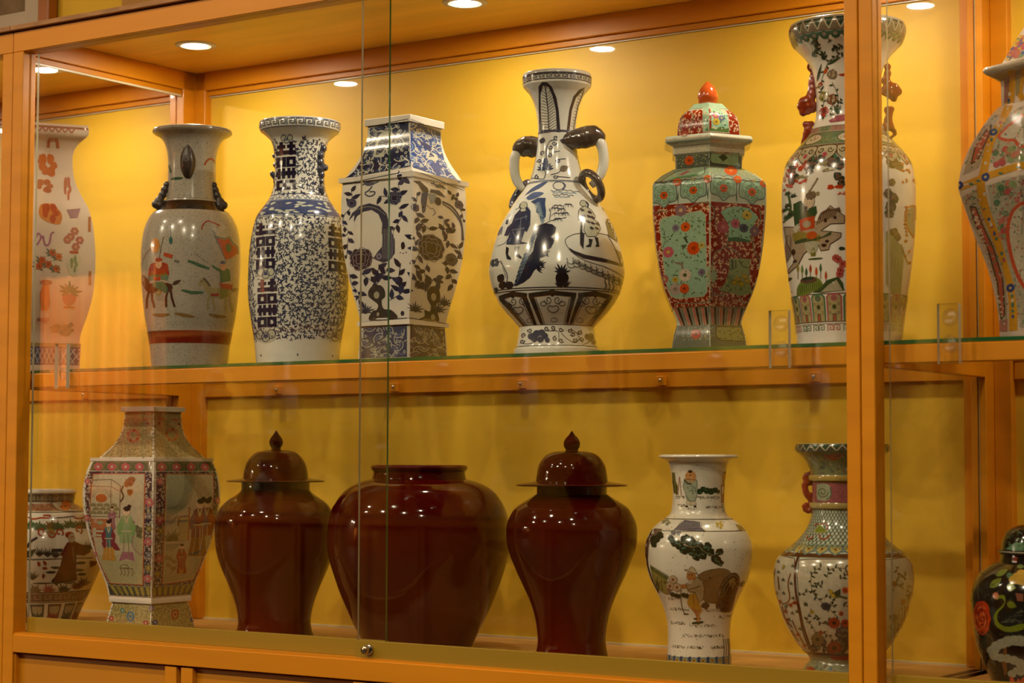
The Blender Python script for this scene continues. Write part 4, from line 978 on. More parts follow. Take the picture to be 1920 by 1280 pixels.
for k in range(150):
    x, y = (250+320*r.random(), 765+110*r.random()) if k < 70 else (560+440*r.random(), 895+100*r.random()); P.blob(x, y, 6, 5, r.choice(['8f947c','b0a878','a09040','6a7a6c']), 1.8, 7)
P.part('painted_panels')
P.poly([(518,325),(640,318),(730,345),(750,400),(760,570),(520,570)], '86ad90', 2); P.loop([(518,325),(640,318),(730,345),(750,400),(760,570),(520,570)], 6, 'b3a890', 2.4)
for x, y, r_, c, cc in ((635,410,34,'a0505c','b09048'),(690,430,30,'5a647c','b0a060'),(640,470,36,'b09a38','7a5a18'),(350,575,40,'a05040','b0a060')): P.flower(x, y, r_, 6, c, cc, 2.6)
P.poly([(540,560),(560,530),(640,545),(680,510),(690,540),(760,520),(755,565)], '55703c', 2.5)
for k in range(24): P.leaf(535+200*r.random(), 360+180*r.random(), 26, 11, r.random()*6.3, '33552f', 2.5)
for pts in ([(380,330),(320,420),(310,540)], [(390,340),(430,420),(400,540)]): P.line(pts, 8, '6f6f5a', 2, smooth=True)
P.ring(198, 209, '87a285', 1.5); P.done()
# ------------------------------------------------------------------ tall famille verte vase
P = v7; P.part('painted_bands').cyl(107)
P.ring(50, 72, '6d6350', 1).ring(46, 49, 'b5ab92', 1).ring(72.5, 74, '5a5040', 1.5)
n = 30
for k in range(n):
    x = -107*pi+2*pi*107*k/n; w_ = 2*pi*107/n
    P.poly([(x,50),(x+w_,50),(x+w_*.5,71)], '21402c', 1.5); P.line([(x,50),(x+w_*.5,71),(x+w_,50)], 2.4, 'b0a88e', 2)
    P.blob(x, 81, w_*.42, 7, '3a5a40', 1.4, 10); P.blob(x, 80, w_*.2, 3.4, '8a7a70', 2, 8)
P.ring(75, 82, '48604a', 1)
P.cyl(80); P.ring(246, 258, '8f8a70', 1).ring(258.5, 259.6, '5a5040', 1.8).ring(245, 246, '5a5040', 1.8)
for k in range(16):
    x = -250+k*31; P.meander(x, x+28, 248, 256, 9, 1.4, 'a05858' if k % 2 else '3f6a48', 2)
P.ring(260, 284, '5f7050', 1)
P.cyl(92)
for k in range(8):
    x = -310+k*78; P.blob(x, 271, 22, 10, 'b5ad92', 1.5, 14); sprig(P, [(x-12,274),(x,269),(x+12,272)], '7a8a3a', ['7a8a3a','a05050'], 3, 7, 5, 1, 2, k); P.loop([(x+22*cos(t),271+10*sin(t)) for t in [i*pi/7 for i in range(14)]], 1.4, '4a3a28', 2)
r = random.Random(3)
for k in range(160): P.blob(-320+640*r.random(), 262+20*r.random(), 1.5, None, r.choice(['3a5a38','8a8a60','30402c']), 1.3, 6)
P.ring(285, 287, '4a3a28', 1.6); P.cyl(112); P.ring(287, 306, '9a9478', 1)
n = 17
for k in range(n):
    x = -112*pi+2*pi*112*k/n; w_ = 2*pi*112/n; q = [(x,288),(x+w_*.9,288),(x+w_*.95,304),(x+w_*.72,314),(x+w_*.48,320),(x+w_*.22,314),(x+w_*.02,304)]
    P.poly(q, 'a39c80', 1.4, smooth=True); P.loop(q, 2, '4a3420', 2, True)
    for sg in (-1, 1): P.curl(x+w_*(.48+sg*.22), 297, 6.5, pi/2-sg*pi/2, 2, '3a3420', 2, 1.1, sg)
    P.flower(x+w_*.48, 306, 5, 5, 'a04a50', '8a3a40', 2); P.leaf(x+w_*.97, 306, 12, 6, pi/2, '3a6a50', 1.5)
P.part('painted_flowers').flat(1460, 25, 4.654)
for pts, s_ in (([(345,380),(340,320),(300,290)],1), ([(560,400),(500,430),(430,480),(370,640)],2), ([(560,350),(510,370),(480,360)],3), ([(390,960),(440,880),(520,780),(470,640)],4), ([(380,900),(400,760),(350,640)],5), ([(300,400),(340,370),(350,300)],6), ([(460,940),(500,860),(560,800)],7), ([(420,440),(400,400),(380,410)],8)): sprig(P, pts, '4a4a34', ['22301e','2e4028','3a4a2c'], 16, 34, 9, 5, 1.6, s_)
for x, y, q, c in ((470,575,42,'7a6a58'),(400,750,40,'8a8038'),(470,790,46,'7a4a30'),(405,890,44,'a8300c'),(370,640,20,'a03010')): P.blob(x, y, q, q*1.05, c, 2, 14, .12); clouds(P, x, y, q*1.1, q*1.1, 'b0a080' if c != 'a8300c' else '7a1c08', 2.6, 5, int(x))
P.leaf(430, 490, 130, 26, -.45, '33482c', 2); P.leaf(340, 610, 150, 26, -1.3, '2f402c', 2); P.leaf(400, 560, 60, 30, -1.0, 'b04a14', 2); P.poly([(520,580),(560,575),(580,570),(580,600),(540,592)], 'a83a10', 2); P.leaf(430, 320, 50, 12, -.4, '33402c', 2); P.leaf(450, 310, 26, 10, -2.0, '33402c', 2)
P.poly([(440,980),(500,940),(580,930),(580,990),(460,1000)], '9a5058', 1.8); tuft(P, 520, 930, 90, 6, '3a5234', 2, 1.2)
P.part('painted_horseman').flat(1460, 290, 3.554)
pine(P, [(100,130,26),(105,180,34),(100,210,28),(215,120,40),(240,100,36),(215,160,26),(375,110,42),(350,125,26),(405,135,34),(395,210,28),(420,260,24),(420,230,22),(130,190,22),(290,85,26)], '26331e', '6a4a34', 1.4, .14, 1.0, 7)
for x, y, w_, h_ in ((160,120,80,55),(70,180,60,36),(75,240,60,30),(160,225,70,22),(375,285,100,34),(75,135,30,26),(420,325,40,16)): clouds(P, x, y, w_, h_, 'b03a10', 1.8, 7, x)
for x, y in ((170,195),(310,125),(340,170)): clouds(P, x, y, 70, 24, '8f8458', 1.8, 5, x); P.line([(x-40,y+6),(x+40,y)], 4, '6a6040', 2.2)
P.line([(270,215),(215,300),(185,370)], 12, '6a5a44', 2); P.line([(262,222),(215,298)], 5, 'a89c80', 2.4)
P.poly([(45,500),(120,520),(200,490),(265,500),(300,455),(350,400),(385,430),(440,470),(440,520),(350,520),(290,560),(420,580),(415,610),(350,650),(340,685),(290,690),(270,640),(180,700),(140,770),(75,810),(70,790),(120,740),(100,680),(60,600)], '9c8a72', 2); P.loop([(45,500),(120,520),(200,490),(265,500),(300,455),(350,400),(385,430),(440,470),(440,520),(350,520),(290,560),(420,580),(415,610),(350,650),(340,685),(290,690),(270,640),(180,700),(140,770),(75,810),(70,790),(120,740),(100,680),(60,600)], 5, '3a2a1c', 2.3)
for k in range(9): P.line([(265+k*14,520-k*6),(290+k*14,450-k*4),(350+k*8,420+k*3)], 8, '5a4430', 2.5, smooth=True)
for x, y, a, b in ((110,680,14,20),(320,495,10,14),(310,655,18,12),(120,740,14,10),(330,630,14,10),(380,480,12,10)): P.blob(x, y, a, b, '3a2616', 2.6, 9, .15)
P.poly([(110,365),(160,350),(200,420),(260,395),(265,440),(250,470),(170,480),(120,520),(112,440)], '2c4424', 3); P.poly([(150,475),(250,460),(250,540),(160,552)], 'a83c10', 3.4); P.blob(200, 510, 26, 24, '8a8a78', 3.8, 12); P.poly([(105,560),(150,550),(290,590),(280,630),(170,610),(110,610)], '86762c', 3.2); P.blob(232, 585, 34, 26, 'b04a18', 3.6, 12); P.poly([(120,610),(180,600),(300,600),(360,565),(355,590),(260,620),(120,630)], '3a4a28', 3.4)
P.blob(215, 365, 34, 44, 'c0ac90', 3.4, 14); P.blob(225, 325, 34, 26, '6a5c44', 3.8, 12); P.poly([(190,390),(205,395),(192,440),(182,400)], '221a12', 3.9); P.loop([(215+34*cos(t),365+44*sin(t)) for t in [i*pi/6 for i in range(12)]], 4, '3a2c1c', 3.8); clouds(P, 245, 310, 60, 30, '8a7a58', 3.9, 6, 2); P.line([(200,350),(212,348)], 5, '221a12', 4.2); P.line([(222,350),(236,352)], 5, '221a12', 4.2)
P.poly([(105,530),(135,500),(155,520),(130,560)], 'b8b09a', 3.6); P.poly([(190,620),(280,625),(265,690),(215,705),(185,660)], 'a5a48a', 2.8); P.poly([(225,690),(245,660),(258,700),(255,720),(225,720)], '6f6a2c', 3); P.line([(210,738),(300,738)], 12, '35502c', 2.8, taper=.4)
for pts, s_ in (([(40,470),(90,400),(75,290)],1), ([(50,460),(110,430),(60,380)],2)): P.line(pts, 15, '3f5030', 1.8, smooth=True)
for x, y in ((70,295),(110,320),(70,375),(45,400),(90,440),(60,450)): tuft(P, x, y, 30, 7, '25341f', 2.2, 3.0, .3)
P.poly([(60,560),(90,560),(100,600),(95,700),(60,740),(50,640)], '77695c', 1.8)
P.part('painted_camp')
P.poly([(130,960),(135,910),(170,870),(220,850),(280,870),(300,920),(240,950),(180,970)], '6a7a30', 2, smooth=True); P.blob(210, 872, 55, 22, '5a4030', 2.6, 14); P.blob(208, 862, 40, 12, '25381f', 3, 12)
for k in range(12): P.line([(150+k*12,885+abs(k-6)*3),(140+k*14,955-k*2)], 4, '3f4c1c', 2.6)
P.poly([(240,955),(290,920),(330,880),(400,860),(430,900),(440,950),(300,960)], '3c4c28', 1.8); P.poly([(290,955),(340,910),(390,880),(430,950)], 'a49c80', 2.4)
for x, y, c in ((140,790,'8a7a30'),(168,800,'6a7a34'),(222,800,'b8440f'),(260,820,'b8440f'),(288,800,'3a5a3c'),(322,850,'b04a18'),(195,820,'3a5a3c')): P.line([(x,y+70),(x,y-20)], 4, '3f4030', 2); P.leaf(x, y+28, 60, 16, -pi/2, c, 2.4)
for x, y in ((400,750),(415,820),(385,740),(430,780),(410,845)): P.flower(x, y, 26, 7, 'a85048', '7a2a20', 2)
for x, y in ((80,845),(75,930),(425,680)): P.blob(x, y, 22, 12, '2c3c26', 2, 10, .2)
P.flat(1460, 290, 3.554)                                   # side beyond the post
pine(P, [(745,110,40),(720,60,30),(790,130,30),(740,245,24),(750,350,34),(735,400,36),(725,450,30),(720,320,30),(755,570,30),(775,595,24)], '39432c', '6a5a4a', 1.4, .14, 1.0, 6)
for x, y, w_ in ((825,100,50),(830,150,60),(825,225,36),(885,200,20)): clouds(P, x, y, w_, 24, 'a8481c', 1.8, 5, x)
P.poly([(705,560),(750,600),(800,650),(820,740),(800,960),(740,960),(705,900)], '7f8a68', 1.6)
for k in range(5): P.line([(730+k*18,700+k*10),(722+k*18,760+k*30)], 3, '4a4a38', 2)
P.poly([(905,370),(870,390),(840,420),(835,480),(850,530),(905,590)], '6f7a70', 1.8); P.line([(905,370),(860,385),(832,420),(830,480),(845,530),(895,590)], 10, 'a85a28', 2.2, smooth=True)
for k in range(9): P.leaf(845+6*sin(k), 390+k*24, 26, 12, pi+.3*(k-4)*.3, 'a84c20', 2.2)
P.line([(800,640),(830,720),(850,760)], 8, '8a6a3c', 2); 
for x, y in ((822,622),(845,685),(820,720),(850,755)): P.leaf(x, y, 26, 18, -.5, 'a84c20', 2.2)
P.part('painted_bands').cyl(104)
P.ring(561, 562.5, '6a4a40', 2).ring(612, 613.5, '5c564c', 2).ring(616, 617, '5c564c', 2)
n = 21
for k in range(n):
    w_ = 2*pi*104/n; x = -104*pi+w_*k+4; m_ = x+w_*.5; ca, cb = ('a05458', '3f6a48') if k % 2 else ('3f6a48', 'a05458')
    P.poly([(x+1.5,612),(x+1.5,568),(x+6,561.5),(x+w_-6,561.5),(x+w_-1.5,568),(x+w_-1.5,612)], '9d9468', 1.4)
    P.line([(x+2.5,612),(x+2.5,568),(x+7,563),(x+w_-7,563),(x+w_-2.5,568),(x+w_-2.5,612)], 3, ca, 2)
    P.flower(m_, 570, 6, 5, ca, cb, 2); P.blob(m_, 586, 4.4, 5, '5a5a30', 2, 9); P.blob(m_, 586, 2.4, 2.8, '26381f', 2.5, 8); P.poly([(m_-3.4,598),(m_+3.4,598),(m_+4,612),(m_-4,612)], '4a5230', 2); P.poly([(m_-1.8,600),(m_+1.8,600),(m_+2,612),(m_-2,612)], 'a04a3c', 2.4)
    for yy in (579, 582, 595, 598): P.line([(x+5,yy),(x+10,yy)], 1, '6a5a40', 2); P.line([(x+w_-10,yy),(x+w_-5,yy)], 1, '6a5a40', 2)
    P.meander(x+1, x+w_-2, 619, 630, 13, 1.5, 'a05a58' if k % 3 == 0 else '3f6a4c', 2)
P.flat(1460, 25, 4.654)
fused('lion_handle', P, [(262,428,14,-8),(258,448,15,-8),(268,468,15,-8),(288,482,16,-8),(305,500,18,-8),(300,540,32,-8),(295,590,36,-8),(295,640,38,-8),(290,690,42,-8),(270,740,46,-8),(225,760,48,-8),(195,795,34,-8),(240,800,46,-8),(215,845,34,-8),(215,870,18,-8),(262,855,18,-8),(292,790,42,-8),(305,830,24,-8)], IRONR, .003)
fused('lion_handle', P, [(238,955,28,-8),(262,960,30,-8),(290,950,24,-8),(258,1000,34,-8),(275,1020,34,-8),(245,1040,32,-8),(235,1080,28,-8),(222,1110,24,-8),(210,1130,17,-8),(200,1148,13,-8),(250,1085,26,-8)], IRONR, .003)
fused('lion_handle', P, [(965,320,26,8),(955,350,26,8),(930,400,24,8),(945,480,30,8),(945,540,32,8),(930,600,38,8),(960,650,40,8),(1000,670,44,8),(1035,700,34,8),(985,720,48,8),(1000,765,26,8),(940,690,50,8)], IRONR, .003)
fused('lion_handle', P, [(975,855,28,8),(945,860,32,8),(960,900,30,8),(950,950,36,8),(965,1000,34,8),(985,1030,24,8),(1005,1050,18,8),(1012,1075,14,8),(990,1092,14,8),(970,1105,16,8),(930,1010,36,8)], IRONR, .003)
P.done()
# ------------------------------------------------------------------ yellow ribbed covered vase
P = v8; P.part('painted_ribs').flat(1795, 60, 2.208)
YL = 'b8841c'
ribs = ([(195,190),(190,330),(150,470),(118,610),(150,820),(205,1010),(235,1130),(240,1260)],)
P.line([(232,180),(215,330),(150,470),(122,600),(110,660),(130,760),(175,880),(215,1000),(236,1120),(238,1250)], 34, YL, 2, smooth=True)
P.line([(16,650),(60,640),(120,625),(200,612),(290,600)], 30, YL, 2.2); P.line([(276,180),(262,270),(276,300)], 22, YL, 2); P.line([(165,1240),(160,1150)], 22, YL, 2)
P.poly([(35,600),(60,500),(110,400),(160,350),(180,350),(140,450),(100,580)], '9c9078', 1.6); P.poly([(70,560),(85,480),(150,385),(145,430),(100,540)], 'a8543c', 2); P.loop([(70,560),(85,480),(150,385),(145,430),(100,540)], 6, '4c3c28', 2.4)
P.poly([(30,690),(90,670),(120,760),(165,900),(205,1020),(215,1230),(180,1230),(170,1060),(120,900),(60,780)], 'a09478', 1.6); P.poly([(65,730),(90,740),(110,800),(160,910),(195,1030),(205,1180),(190,1200),(175,1050),(140,920),(85,800)], 'a8543c', 2); P.loop([(65,730),(90,740),(110,800),(160,910),(195,1030),(205,1180),(190,1200),(175,1050),(140,920),(85,800)], 6, '4c3c28', 2.4)
r = random.Random(8)
for k in range(40):
    t = r.random(); P.blob(80+115*t+(r.random()-.5)*14, 750+420*t, 6, 5, 'c0a88a', 2.6, 7); 
for k in range(20): P.blob(80+60*r.random(), 400+150*r.random(), 6, 5, 'b89a80', 2.6, 7)
P.poly([(150,570),(160,500),(200,400),(250,340),(290,330),(290,590)], '98917c', 1.6); P.poly([(180,455),(230,415),(290,380),(290,520),(250,500),(215,490)], 'b0ab98', 2); P.line([(290,375),(230,410),(182,455),(210,480),(245,490),(262,515),(290,525)], 13, 'b0523a', 2.4, smooth=True)
P.poly([(135,660),(290,640),(290,1240),(265,1240),(240,1060),(190,880),(150,760)], '98917c', 1.6); P.poly([(290,745),(240,780),(220,860),(235,960),(270,1050),(290,1080)], 'b5ad96', 2); P.line([(290,745),(240,775),(218,850),(232,950),(262,1040),(290,1085)], 14, 'b0482c', 2.4, smooth=True)
for k in range(60):
    x, y = r.choice([(160+120*r.random(), 520+60*r.random()), (165+110*r.random(), 660+80*r.random()), (185+30*r.random(), 780+100*r.random())]); P.flower(x, y, 14, 5, r.choice(['a04a48','4a6a4c','7a8a60','a86a58']), None, 2.2) if k % 2 else P.curl(x, y, 12, k, 5, r.choice(['4a6a4c','a05048']), 2.2)
V_ = [Vector(p) for p in ((150,570),(160,500),(200,400),(250,340),(290,330),(290,590))], [Vector(p) for p in ((140,665),(290,645),(290,1240),(265,1240),(240,1060),(190,880),(150,760))], [Vector(p) for p in ((35,600),(60,500),(110,400),(160,350),(180,350),(140,450),(100,580))], [Vector(p) for p in ((30,690),(90,670),(120,760),(165,900),(205,1020),(215,1230),(180,1230),(170,1060),(120,900),(60,780))]
for k in range(900):
    x, y = 20+270*r.random(), 330+910*r.random()
    if any(inside(x, y, q) for q in V_): P.leaf(x, y, 9+7*r.random(), 6, r.random()*6.3, r.choice(['a85048','5a7a58','b08a70','8a5a50','4a6a5c','b8a890']), 2.1+.3*r.random())
for x, y in ((130,625),(160,432),(228,1075),(20,640)): P.flower(x, y, 18, 5, '2a3a70', 'b0a060', 3)
for k in range(34):
    t = r.random(); y = 200+1040*t; x = {0: 0}.get(k, None)
    xs = [(200,230),(330,215),(470,150),(610,120),(760,130),(880,175),(1000,215),(1120,236),(1250,238)]
    for (ya, xa), (yb, xb) in zip(xs, xs[1:]):
        if ya <= y <= yb: x = xa+(xb-xa)*(y-ya)/(yb-ya)
    P.blob(x or 235, y, 6, 8, r.choice(['34466f','a04a48','3f6a58','b8b09a']), 2.8, 8)
for x, y in ((60,640),(90,632),(180,618),(250,606)): P.leaf(x, y, 24, 10, .3, '3f6a58', 2.8)
P.poly([(200,200),(222,190),(218,290),(200,300)], '8c5f50', 1.8); P.poly([(245,185),(270,182),(262,270),(248,280)], '8a7a50', 1.8)
P.ring(126, 151, 'a89c84', 1); P.flat(1795, 60, 2.208)
for k in range(60): P.flower(210+70*r.random(), 20+90*r.random(), 11, 5, r.choice(['a04a58','b8963c','4a7a60','a05a48','34507a']), None, 1.6)
P.poly([(160,1205),(215,1200),(215,1250),(160,1250)], 'a06a58', 2.2)
P.done()
# ------------------------------------------------------------------ peach square vase with antiques
P = v1; P.part('painted_antiques').flat(55, 230, 2.726)
P.ring(247, 251, '8a5a48', 1)
for k in range(9): P.line([(-60+k*32,55),(-45+k*32,75),(-30+k*32,55)], 7, '96604e', 1.6, smooth=True)
P.poly([(48,490),(60,450),(110,445),(160,490),(155,545),(110,545),(60,520)], 'b06a34', 1.6, smooth=True); clouds(P, 105, 495, 90, 70, '9a3820', 2, 7)
for pts in ([(30,640),(45,600),(60,620),(40,660)], [(70,610),(80,655),(100,650),(110,600),(125,590)]): P.line(pts, 9, '8a5070', 1.8, smooth=True)
for x, y in ((90,760),(110,700),(60,740),(140,720),(130,780),(45,770)): tuft(P, x, y, 34, 7, '4a6050', 1.6, 5.0, .3); P.flower(x+6, y-6, 18, 5, 'a84c28', '7a2a18', 2)
P.poly([(70,850),(100,850),(105,950),(95,985),(60,985),(55,900)], 'b0562c', 1.6); P.blob(85, 845, 30, 14, '8a4438', 2, 12); P.line([(40,1030),(100,1030)], 18, '8a5a60', 1.6)
P.poly([(195,700),(245,700),(255,740),(235,800),(205,805),(185,750)], 'b0a890', 1.6, smooth=True); P.ring(0, 0, 'b0562c') if False else P.line([(200,688),(243,688)], 12, '9a3a20', 2); clouds(P, 220, 750, 40, 60, '6a7a58', 2, 6)
P.poly([(165,900),(225,900),(230,930),(200,960),(170,940)], 'a85a58', 1.6, smooth=True); tuft(P, 200, 890, 60, 9, '4a6450', 1.8, 4.4, .25); P.line([(170,965),(225,965)], 9, 'a04a20', 2)
for x, y in ((205,610),(225,580),(250,625),(190,625),(230,660)): P.flower(x, y, 22, 6, '9a5a50', 'b08a60', 1.8)
P.poly([(185,470),(255,460),(240,510),(205,515)], '8a6a70', 1.6); clouds(P, 90, 240, 100, 80, 'a8582c', 1.6, 9); clouds(P, 75, 350, 90, 50, '9c5a3c', 1.6, 8); P.line([(95,150),(100,112),(140,110),(145,150)], 14, '9a4a34', 1.8); clouds(P, 190, 360, 40, 90, 'a0604c', 1.6, 7)
clouds(P, 160, 1080, 120, 40, '5a6a58', 1.6, 8); P.line([(150,1095),(215,1045)], 20, '3f5a58', 2)
for pts in ([(300,470),(298,580)], [(325,740),(320,800)], [(300,780),(300,850)]): P.line(pts, 14, '9a6038', 1.6)
P.blob(325, 755, 12, 22, '34466a', 2, 10)
P.part('painted_band'); P.ring(650, 656, '8a7a50', 1).ring(657, 690, '3a4058', 1); P.cyl(66)
for k in range(30):
    x = -130+k*9; P.line([(x,660),(x+14,688)], 1.6, '9aa0a4', 2); P.line([(x+14,660),(x,688)], 1.6, '9aa0a4', 2)
P.done()
# ------------------------------------------------------------------ wide jar with scholars
P = j0; P.part('painted_bands')
P.ring(928, 943, '5f5a44', 1).ring(960.5, 962, '4a4a48', 1.6).ring(1106, 1123, '6a4a34', 1).ring(1105, 1106.4, '3c3c3c', 1.6).ring(1124, 1125.4, '3c3c3c', 1.6)
P.cyl(60); P.meander(-180, 180, 930, 941, 15, 1.6, 'a39c80', 2); P.cyl(95); P.meander(-200, 200, 1108, 1121, 20, 2, 'a08c6c', 2)
P.ring(946, 959, '8a5f44', 1); P.cyl(85); r = random.Random(5)
for k in range(150): P.blob(-180+360*r.random(), 947+11*r.random(), 1.5, None, r.choice(['b08a64','6a3a24','a06a40']), 1.4, 6)
P.cyl(75)
for k in range(14):
    x = -200+k*30; P.poly([(x+2,1128),(x+26,1128),(x+24,1175),(x+4,1175)], '5a3424' if k % 2 else '343c34', 1.4); P.poly([(x+5,1132),(x+23,1132),(x+21,1175),(x+7,1175)], 'a39c80', 1.8); tuft(P, x+14, 1156, 16, 7, '8a3a20' if k % 2 else '3a4a3a', 2.2, 4.5, .3)
P.part('painted_scene').flat(40, 910, 4.92)
P.poly([(270,165),(380,155),(480,175),(555,240),(400,245),(320,220)], 'b0a88c', 1.8, smooth=True); P.flower(400, 195, 50, 6, 'b05a14', '7a3a10', 2.2); P.loop([(270,165),(380,155),(480,175),(555,240),(400,245),(320,220)], 7, '3c3428', 2.2, True)
for pts in ([(70,295),(120,310),(180,300),(250,300),(260,280),(200,280)], [(470,290),(500,310),(570,300),(560,275)]): P.line(pts, 13, '9a3c18', 2, smooth=True)
P.line([(260,300),(340,300),(470,290)], 9, '343c50', 2, smooth=True)
for x, y, c in ((100,370,'3a5a34'),(170,380,'46603a'),(280,370,'7a5a2c'),(440,365,'2f4a2c'),(330,380,'3f5530'),(540,370,'4a4a2c')): tuft(P, x, y+20, 80, 9, c, 1.8, 3.4, .28)
for x, y in ((190,420),(340,430),(270,440),(510,410)): P.curl(x, y, 40, x, 15, '9a3c18', 2, 1.0, 1 if x < 300 else -1)
P.blob(265, 425, 40, 30, '8a7a30', 2, 12); P.line([(60,560),(90,510),(150,470)], 20, '2c3038', 2, smooth=True); P.poly([(60,590),(140,570),(100,640),(60,650)], '3c4634', 2)
for x, y in ((170,640),(240,645),(310,655),(110,850),(600,600)): tuft(P, x, y, 90, 7, '34362c', 2, 1.9, .12)
P.line([(55,665),(370,662)], 9, '34382c', 2); P.line([(275,585),(370,585)], 28, '34342c', 1.8); P.line([(490,660),(640,665)], 9, '34382c', 2)
P.poly([(410,520),(460,500),(540,540),(610,550),(620,610),(560,640),(490,630),(490,780),(500,860),(300,870),(290,850),(350,720),(370,640),(350,630),(385,560)], '58120a', 2.4); P.blob(450, 480, 32, 40, '9a8a6a', 2.8, 12); P.blob(432, 452, 40, 30, '8a2a10', 3, 12); P.poly([(270,860),(300,825),(480,835),(480,865),(330,885),(325,910)], '26261e', 2.6); P.line([(460,560),(470,700)], 8, '8a6a50', 3)
for x, y in ((190,740),(230,720),(205,790),(170,730)): P.leaf(x, y, 55, 28, x*.1, '8a3418', 2); 
for x, y in ((270,780),(310,740),(530,705),(520,770),(540,810)): P.blob(x, y, 44, 13, '2c3426', 2, 10, .2)
for x, y, c in ((130,950,'6a5a2c'),(250,950,'8a3418'),(380,950,'3a3a26'),(560,900,'5a2a14'),(500,930,'6a3014')): tuft(P, x, y+15, 85, 7, c, 2, 2.6, .22)
P.line([(110,880),(300,880)], 14, '3c3c24', 1.8, taper=.6); P.line([(380,885),(480,880)], 14, '3c3c24', 1.8, taper=.6); P.blob(640, 720, 40, 30, '6a2a14', 2, 9, .3)
P.done()
# ------------------------------------------------------------------ square famille rose vase
P = j1; P.part('painted_ground')
P.flat(155, 900, 4.573)
P.ring(777, 861, 'a2936a', 1).ring(869, 886, '6c6a50', 1).ring(887, 1096, '2a2c3c', 1).ring(1097, 1115, '3a3f3c', 1).ring(1129, 1178, 'a0935e', 1)
P.part('painted_scrolls').cyl(120); commas(P, -185, 185, 888, 1095, 5.6, 6.2, 1.5, 'b3a890', 31, 1.5, hook=1.5)
P.cyl(75); commas(P, -120, 120, 779, 860, 5.0, 5.2, 1.1, '77663c', 32, 1.4, hook=1.5); commas(P, -125, 125, 1131, 1176, 4.6, 5.2, 1.1, '6c6034', 33, 1.4, hook=1.5)
P.part('painted_flowers').flat(155, 760, 5.819)
for k in range(9):
    x = 185+k*148 if k < 4 else 860+(k-4)*155
    P.flower(x, 690, 48, 7, 'a8545c', 'b8a890', 2); P.loop([(x-58,720),(x-62,670),(x-30,650),(x+30,650),(x+62,670),(x+58,720)], 10, '3f5a3a', 2, True)
for x in (455,710,830,1045): P.blob(x, 225, 17, 12, '7a2418', 2, 10)
for x, y in ((490,190),(680,180),(845,175),(1010,180)): P.leaf(x-45, y, 90, 24, 0, 'a86448', 2)
for cx, cy in ((557,355),(965,345)):
    for a in range(9): P.blob(cx+58*cos(a*.7), cy+60*sin(a*.7), 16, 20, 'a8422c' if a % 2 else 'b86a50', 2, 9)
for x, y, s_ in ((70,850,34),(60,1240,34),(1470,1060,34),(735,1065,45),(840,845,36),(840,1240,36)): P.flower(x, y, s_, 6, 'b0606a', 'b8a080', 2)
P.flat(155, 900, 4.573)
for x, y, s_, c in ((568,190,34,'b0606a'),(655,345,38,'a84a58'),(562,520,36,'b0606a'),(652,660,38,'a84a58'),(558,830,36,'b0606a'),(50,335,26,'b0606a'),(120,640,24,'b0606a'),(1150,185,26,'b0606a'),(1000,805,30,'a85a50'),(1100,500,22,'b0606a'),(575,310,26,'5a6a7a'),(570,630,26,'5a6a7a'),(565,740,28,'8a7a34'),(665,430,28,'6f6a34'),(570,410,26,'6f6a34'),(640,790,24,'8a7a34')): P.flower(x, y, s_, 7, c, 'b8a080', 2)
for cx, cy, c in ((418,1155,'3a6a8a'),(785,1145,'9a2c20')): P.loop([(cx+26*cos(t),cy+36*sin(t)) for t in [i*pi/7 for i in range(14)]], 13, c, 2); P.blob(cx, cy, 11, 14, c, 2.2, 9)
for x, y, c in ((545,1200,'9a4040'),(620,1195,'34508a'),(255,1180,'a04a40'),(935,1200,'3a4a6a'),(350,1110,'5a7a6a'),(590,1080,'7a6a80')): P.flower(x, y, 24, 6, c, 'b0a080', 2)
P.part('painted_borders')
for k in range(15):
    xt = 235+k*50; xb = 295+k*43
    P.poly([(xt+4,905),(xt+22,890),(xt+42,905),(xb+34,990),(xb+4,990)], '7d7434', 1.8); P.line([(xt+22,905),(xb+18,985)], 9, 'a09450', 2)
P.line([(258,1000),(258,1000)], 1, '000000', 1)
PA = [(90,0),(95,-20),(530,-20),(520,885),(250,885),(190,790),(130,640),(95,460),(78,250)]; PB = [(703,-20),(1115,-20),(1118,120),(1105,330),(1060,560),(990,760),(945,862),(680,882)]
PA[0:3] = [(88,100),(105,-38),(538,-42)]; PB[0:2] = [(706,-42),(1112,-36)]
P.part('painted_panels')
for q in (PA, PB): P.poly(q, 'b3a98e', 2.0); P.loop(q, 8, 'a04c28', 2.4)
P.poly([(150,650),(520,640),(516,880),(255,878),(195,785)], 'a5a078', 2.3); P.poly([(700,600),(1050,580),(985,750),(945,855),(690,870)], 'a5a078', 2.3); P.poly([(430,470),(520,500),(518,650),(430,640)], 'a09c78', 2.3)
P.line([(95,15),(260,8),(335,60),(328,330)], 7, '6a5a40', 2.8); P.line([(85,65),(255,68),(255,300)], 5, '6a5a40', 2.8); P.line([(85,320),(330,318)], 6, '6a5a40', 2.8); P.line([(260,8),(258,68),(325,105)], 5, '6a5a40', 2.8)
P.blob(175, 165, 48, 36, 'a85a2c', 2.8, 16)
for k in range(22): a = pi+pi*(k+.5)/22; P.line([(175+58*cos(a),160+46*sin(a)),(175+100*cos(a),160+85*sin(a))], 3, '8a7a5c', 2.8)
for row in range(3):
    for k in range(4):
        x, y = 105+k*58+(row % 2)*26, 235+row*32
        if x < 320: P.poly([(x+34*cos(t),y+30*sin(t)) for t in [pi+i*pi/7 for i in range(8)]], '7c7650', 2.8+row*.2); P.line([(x+34*cos(t),y+30*sin(t)) for t in [pi+i*pi/7 for i in range(8)]], 4, 'a8a080', 3.2+row*.2)
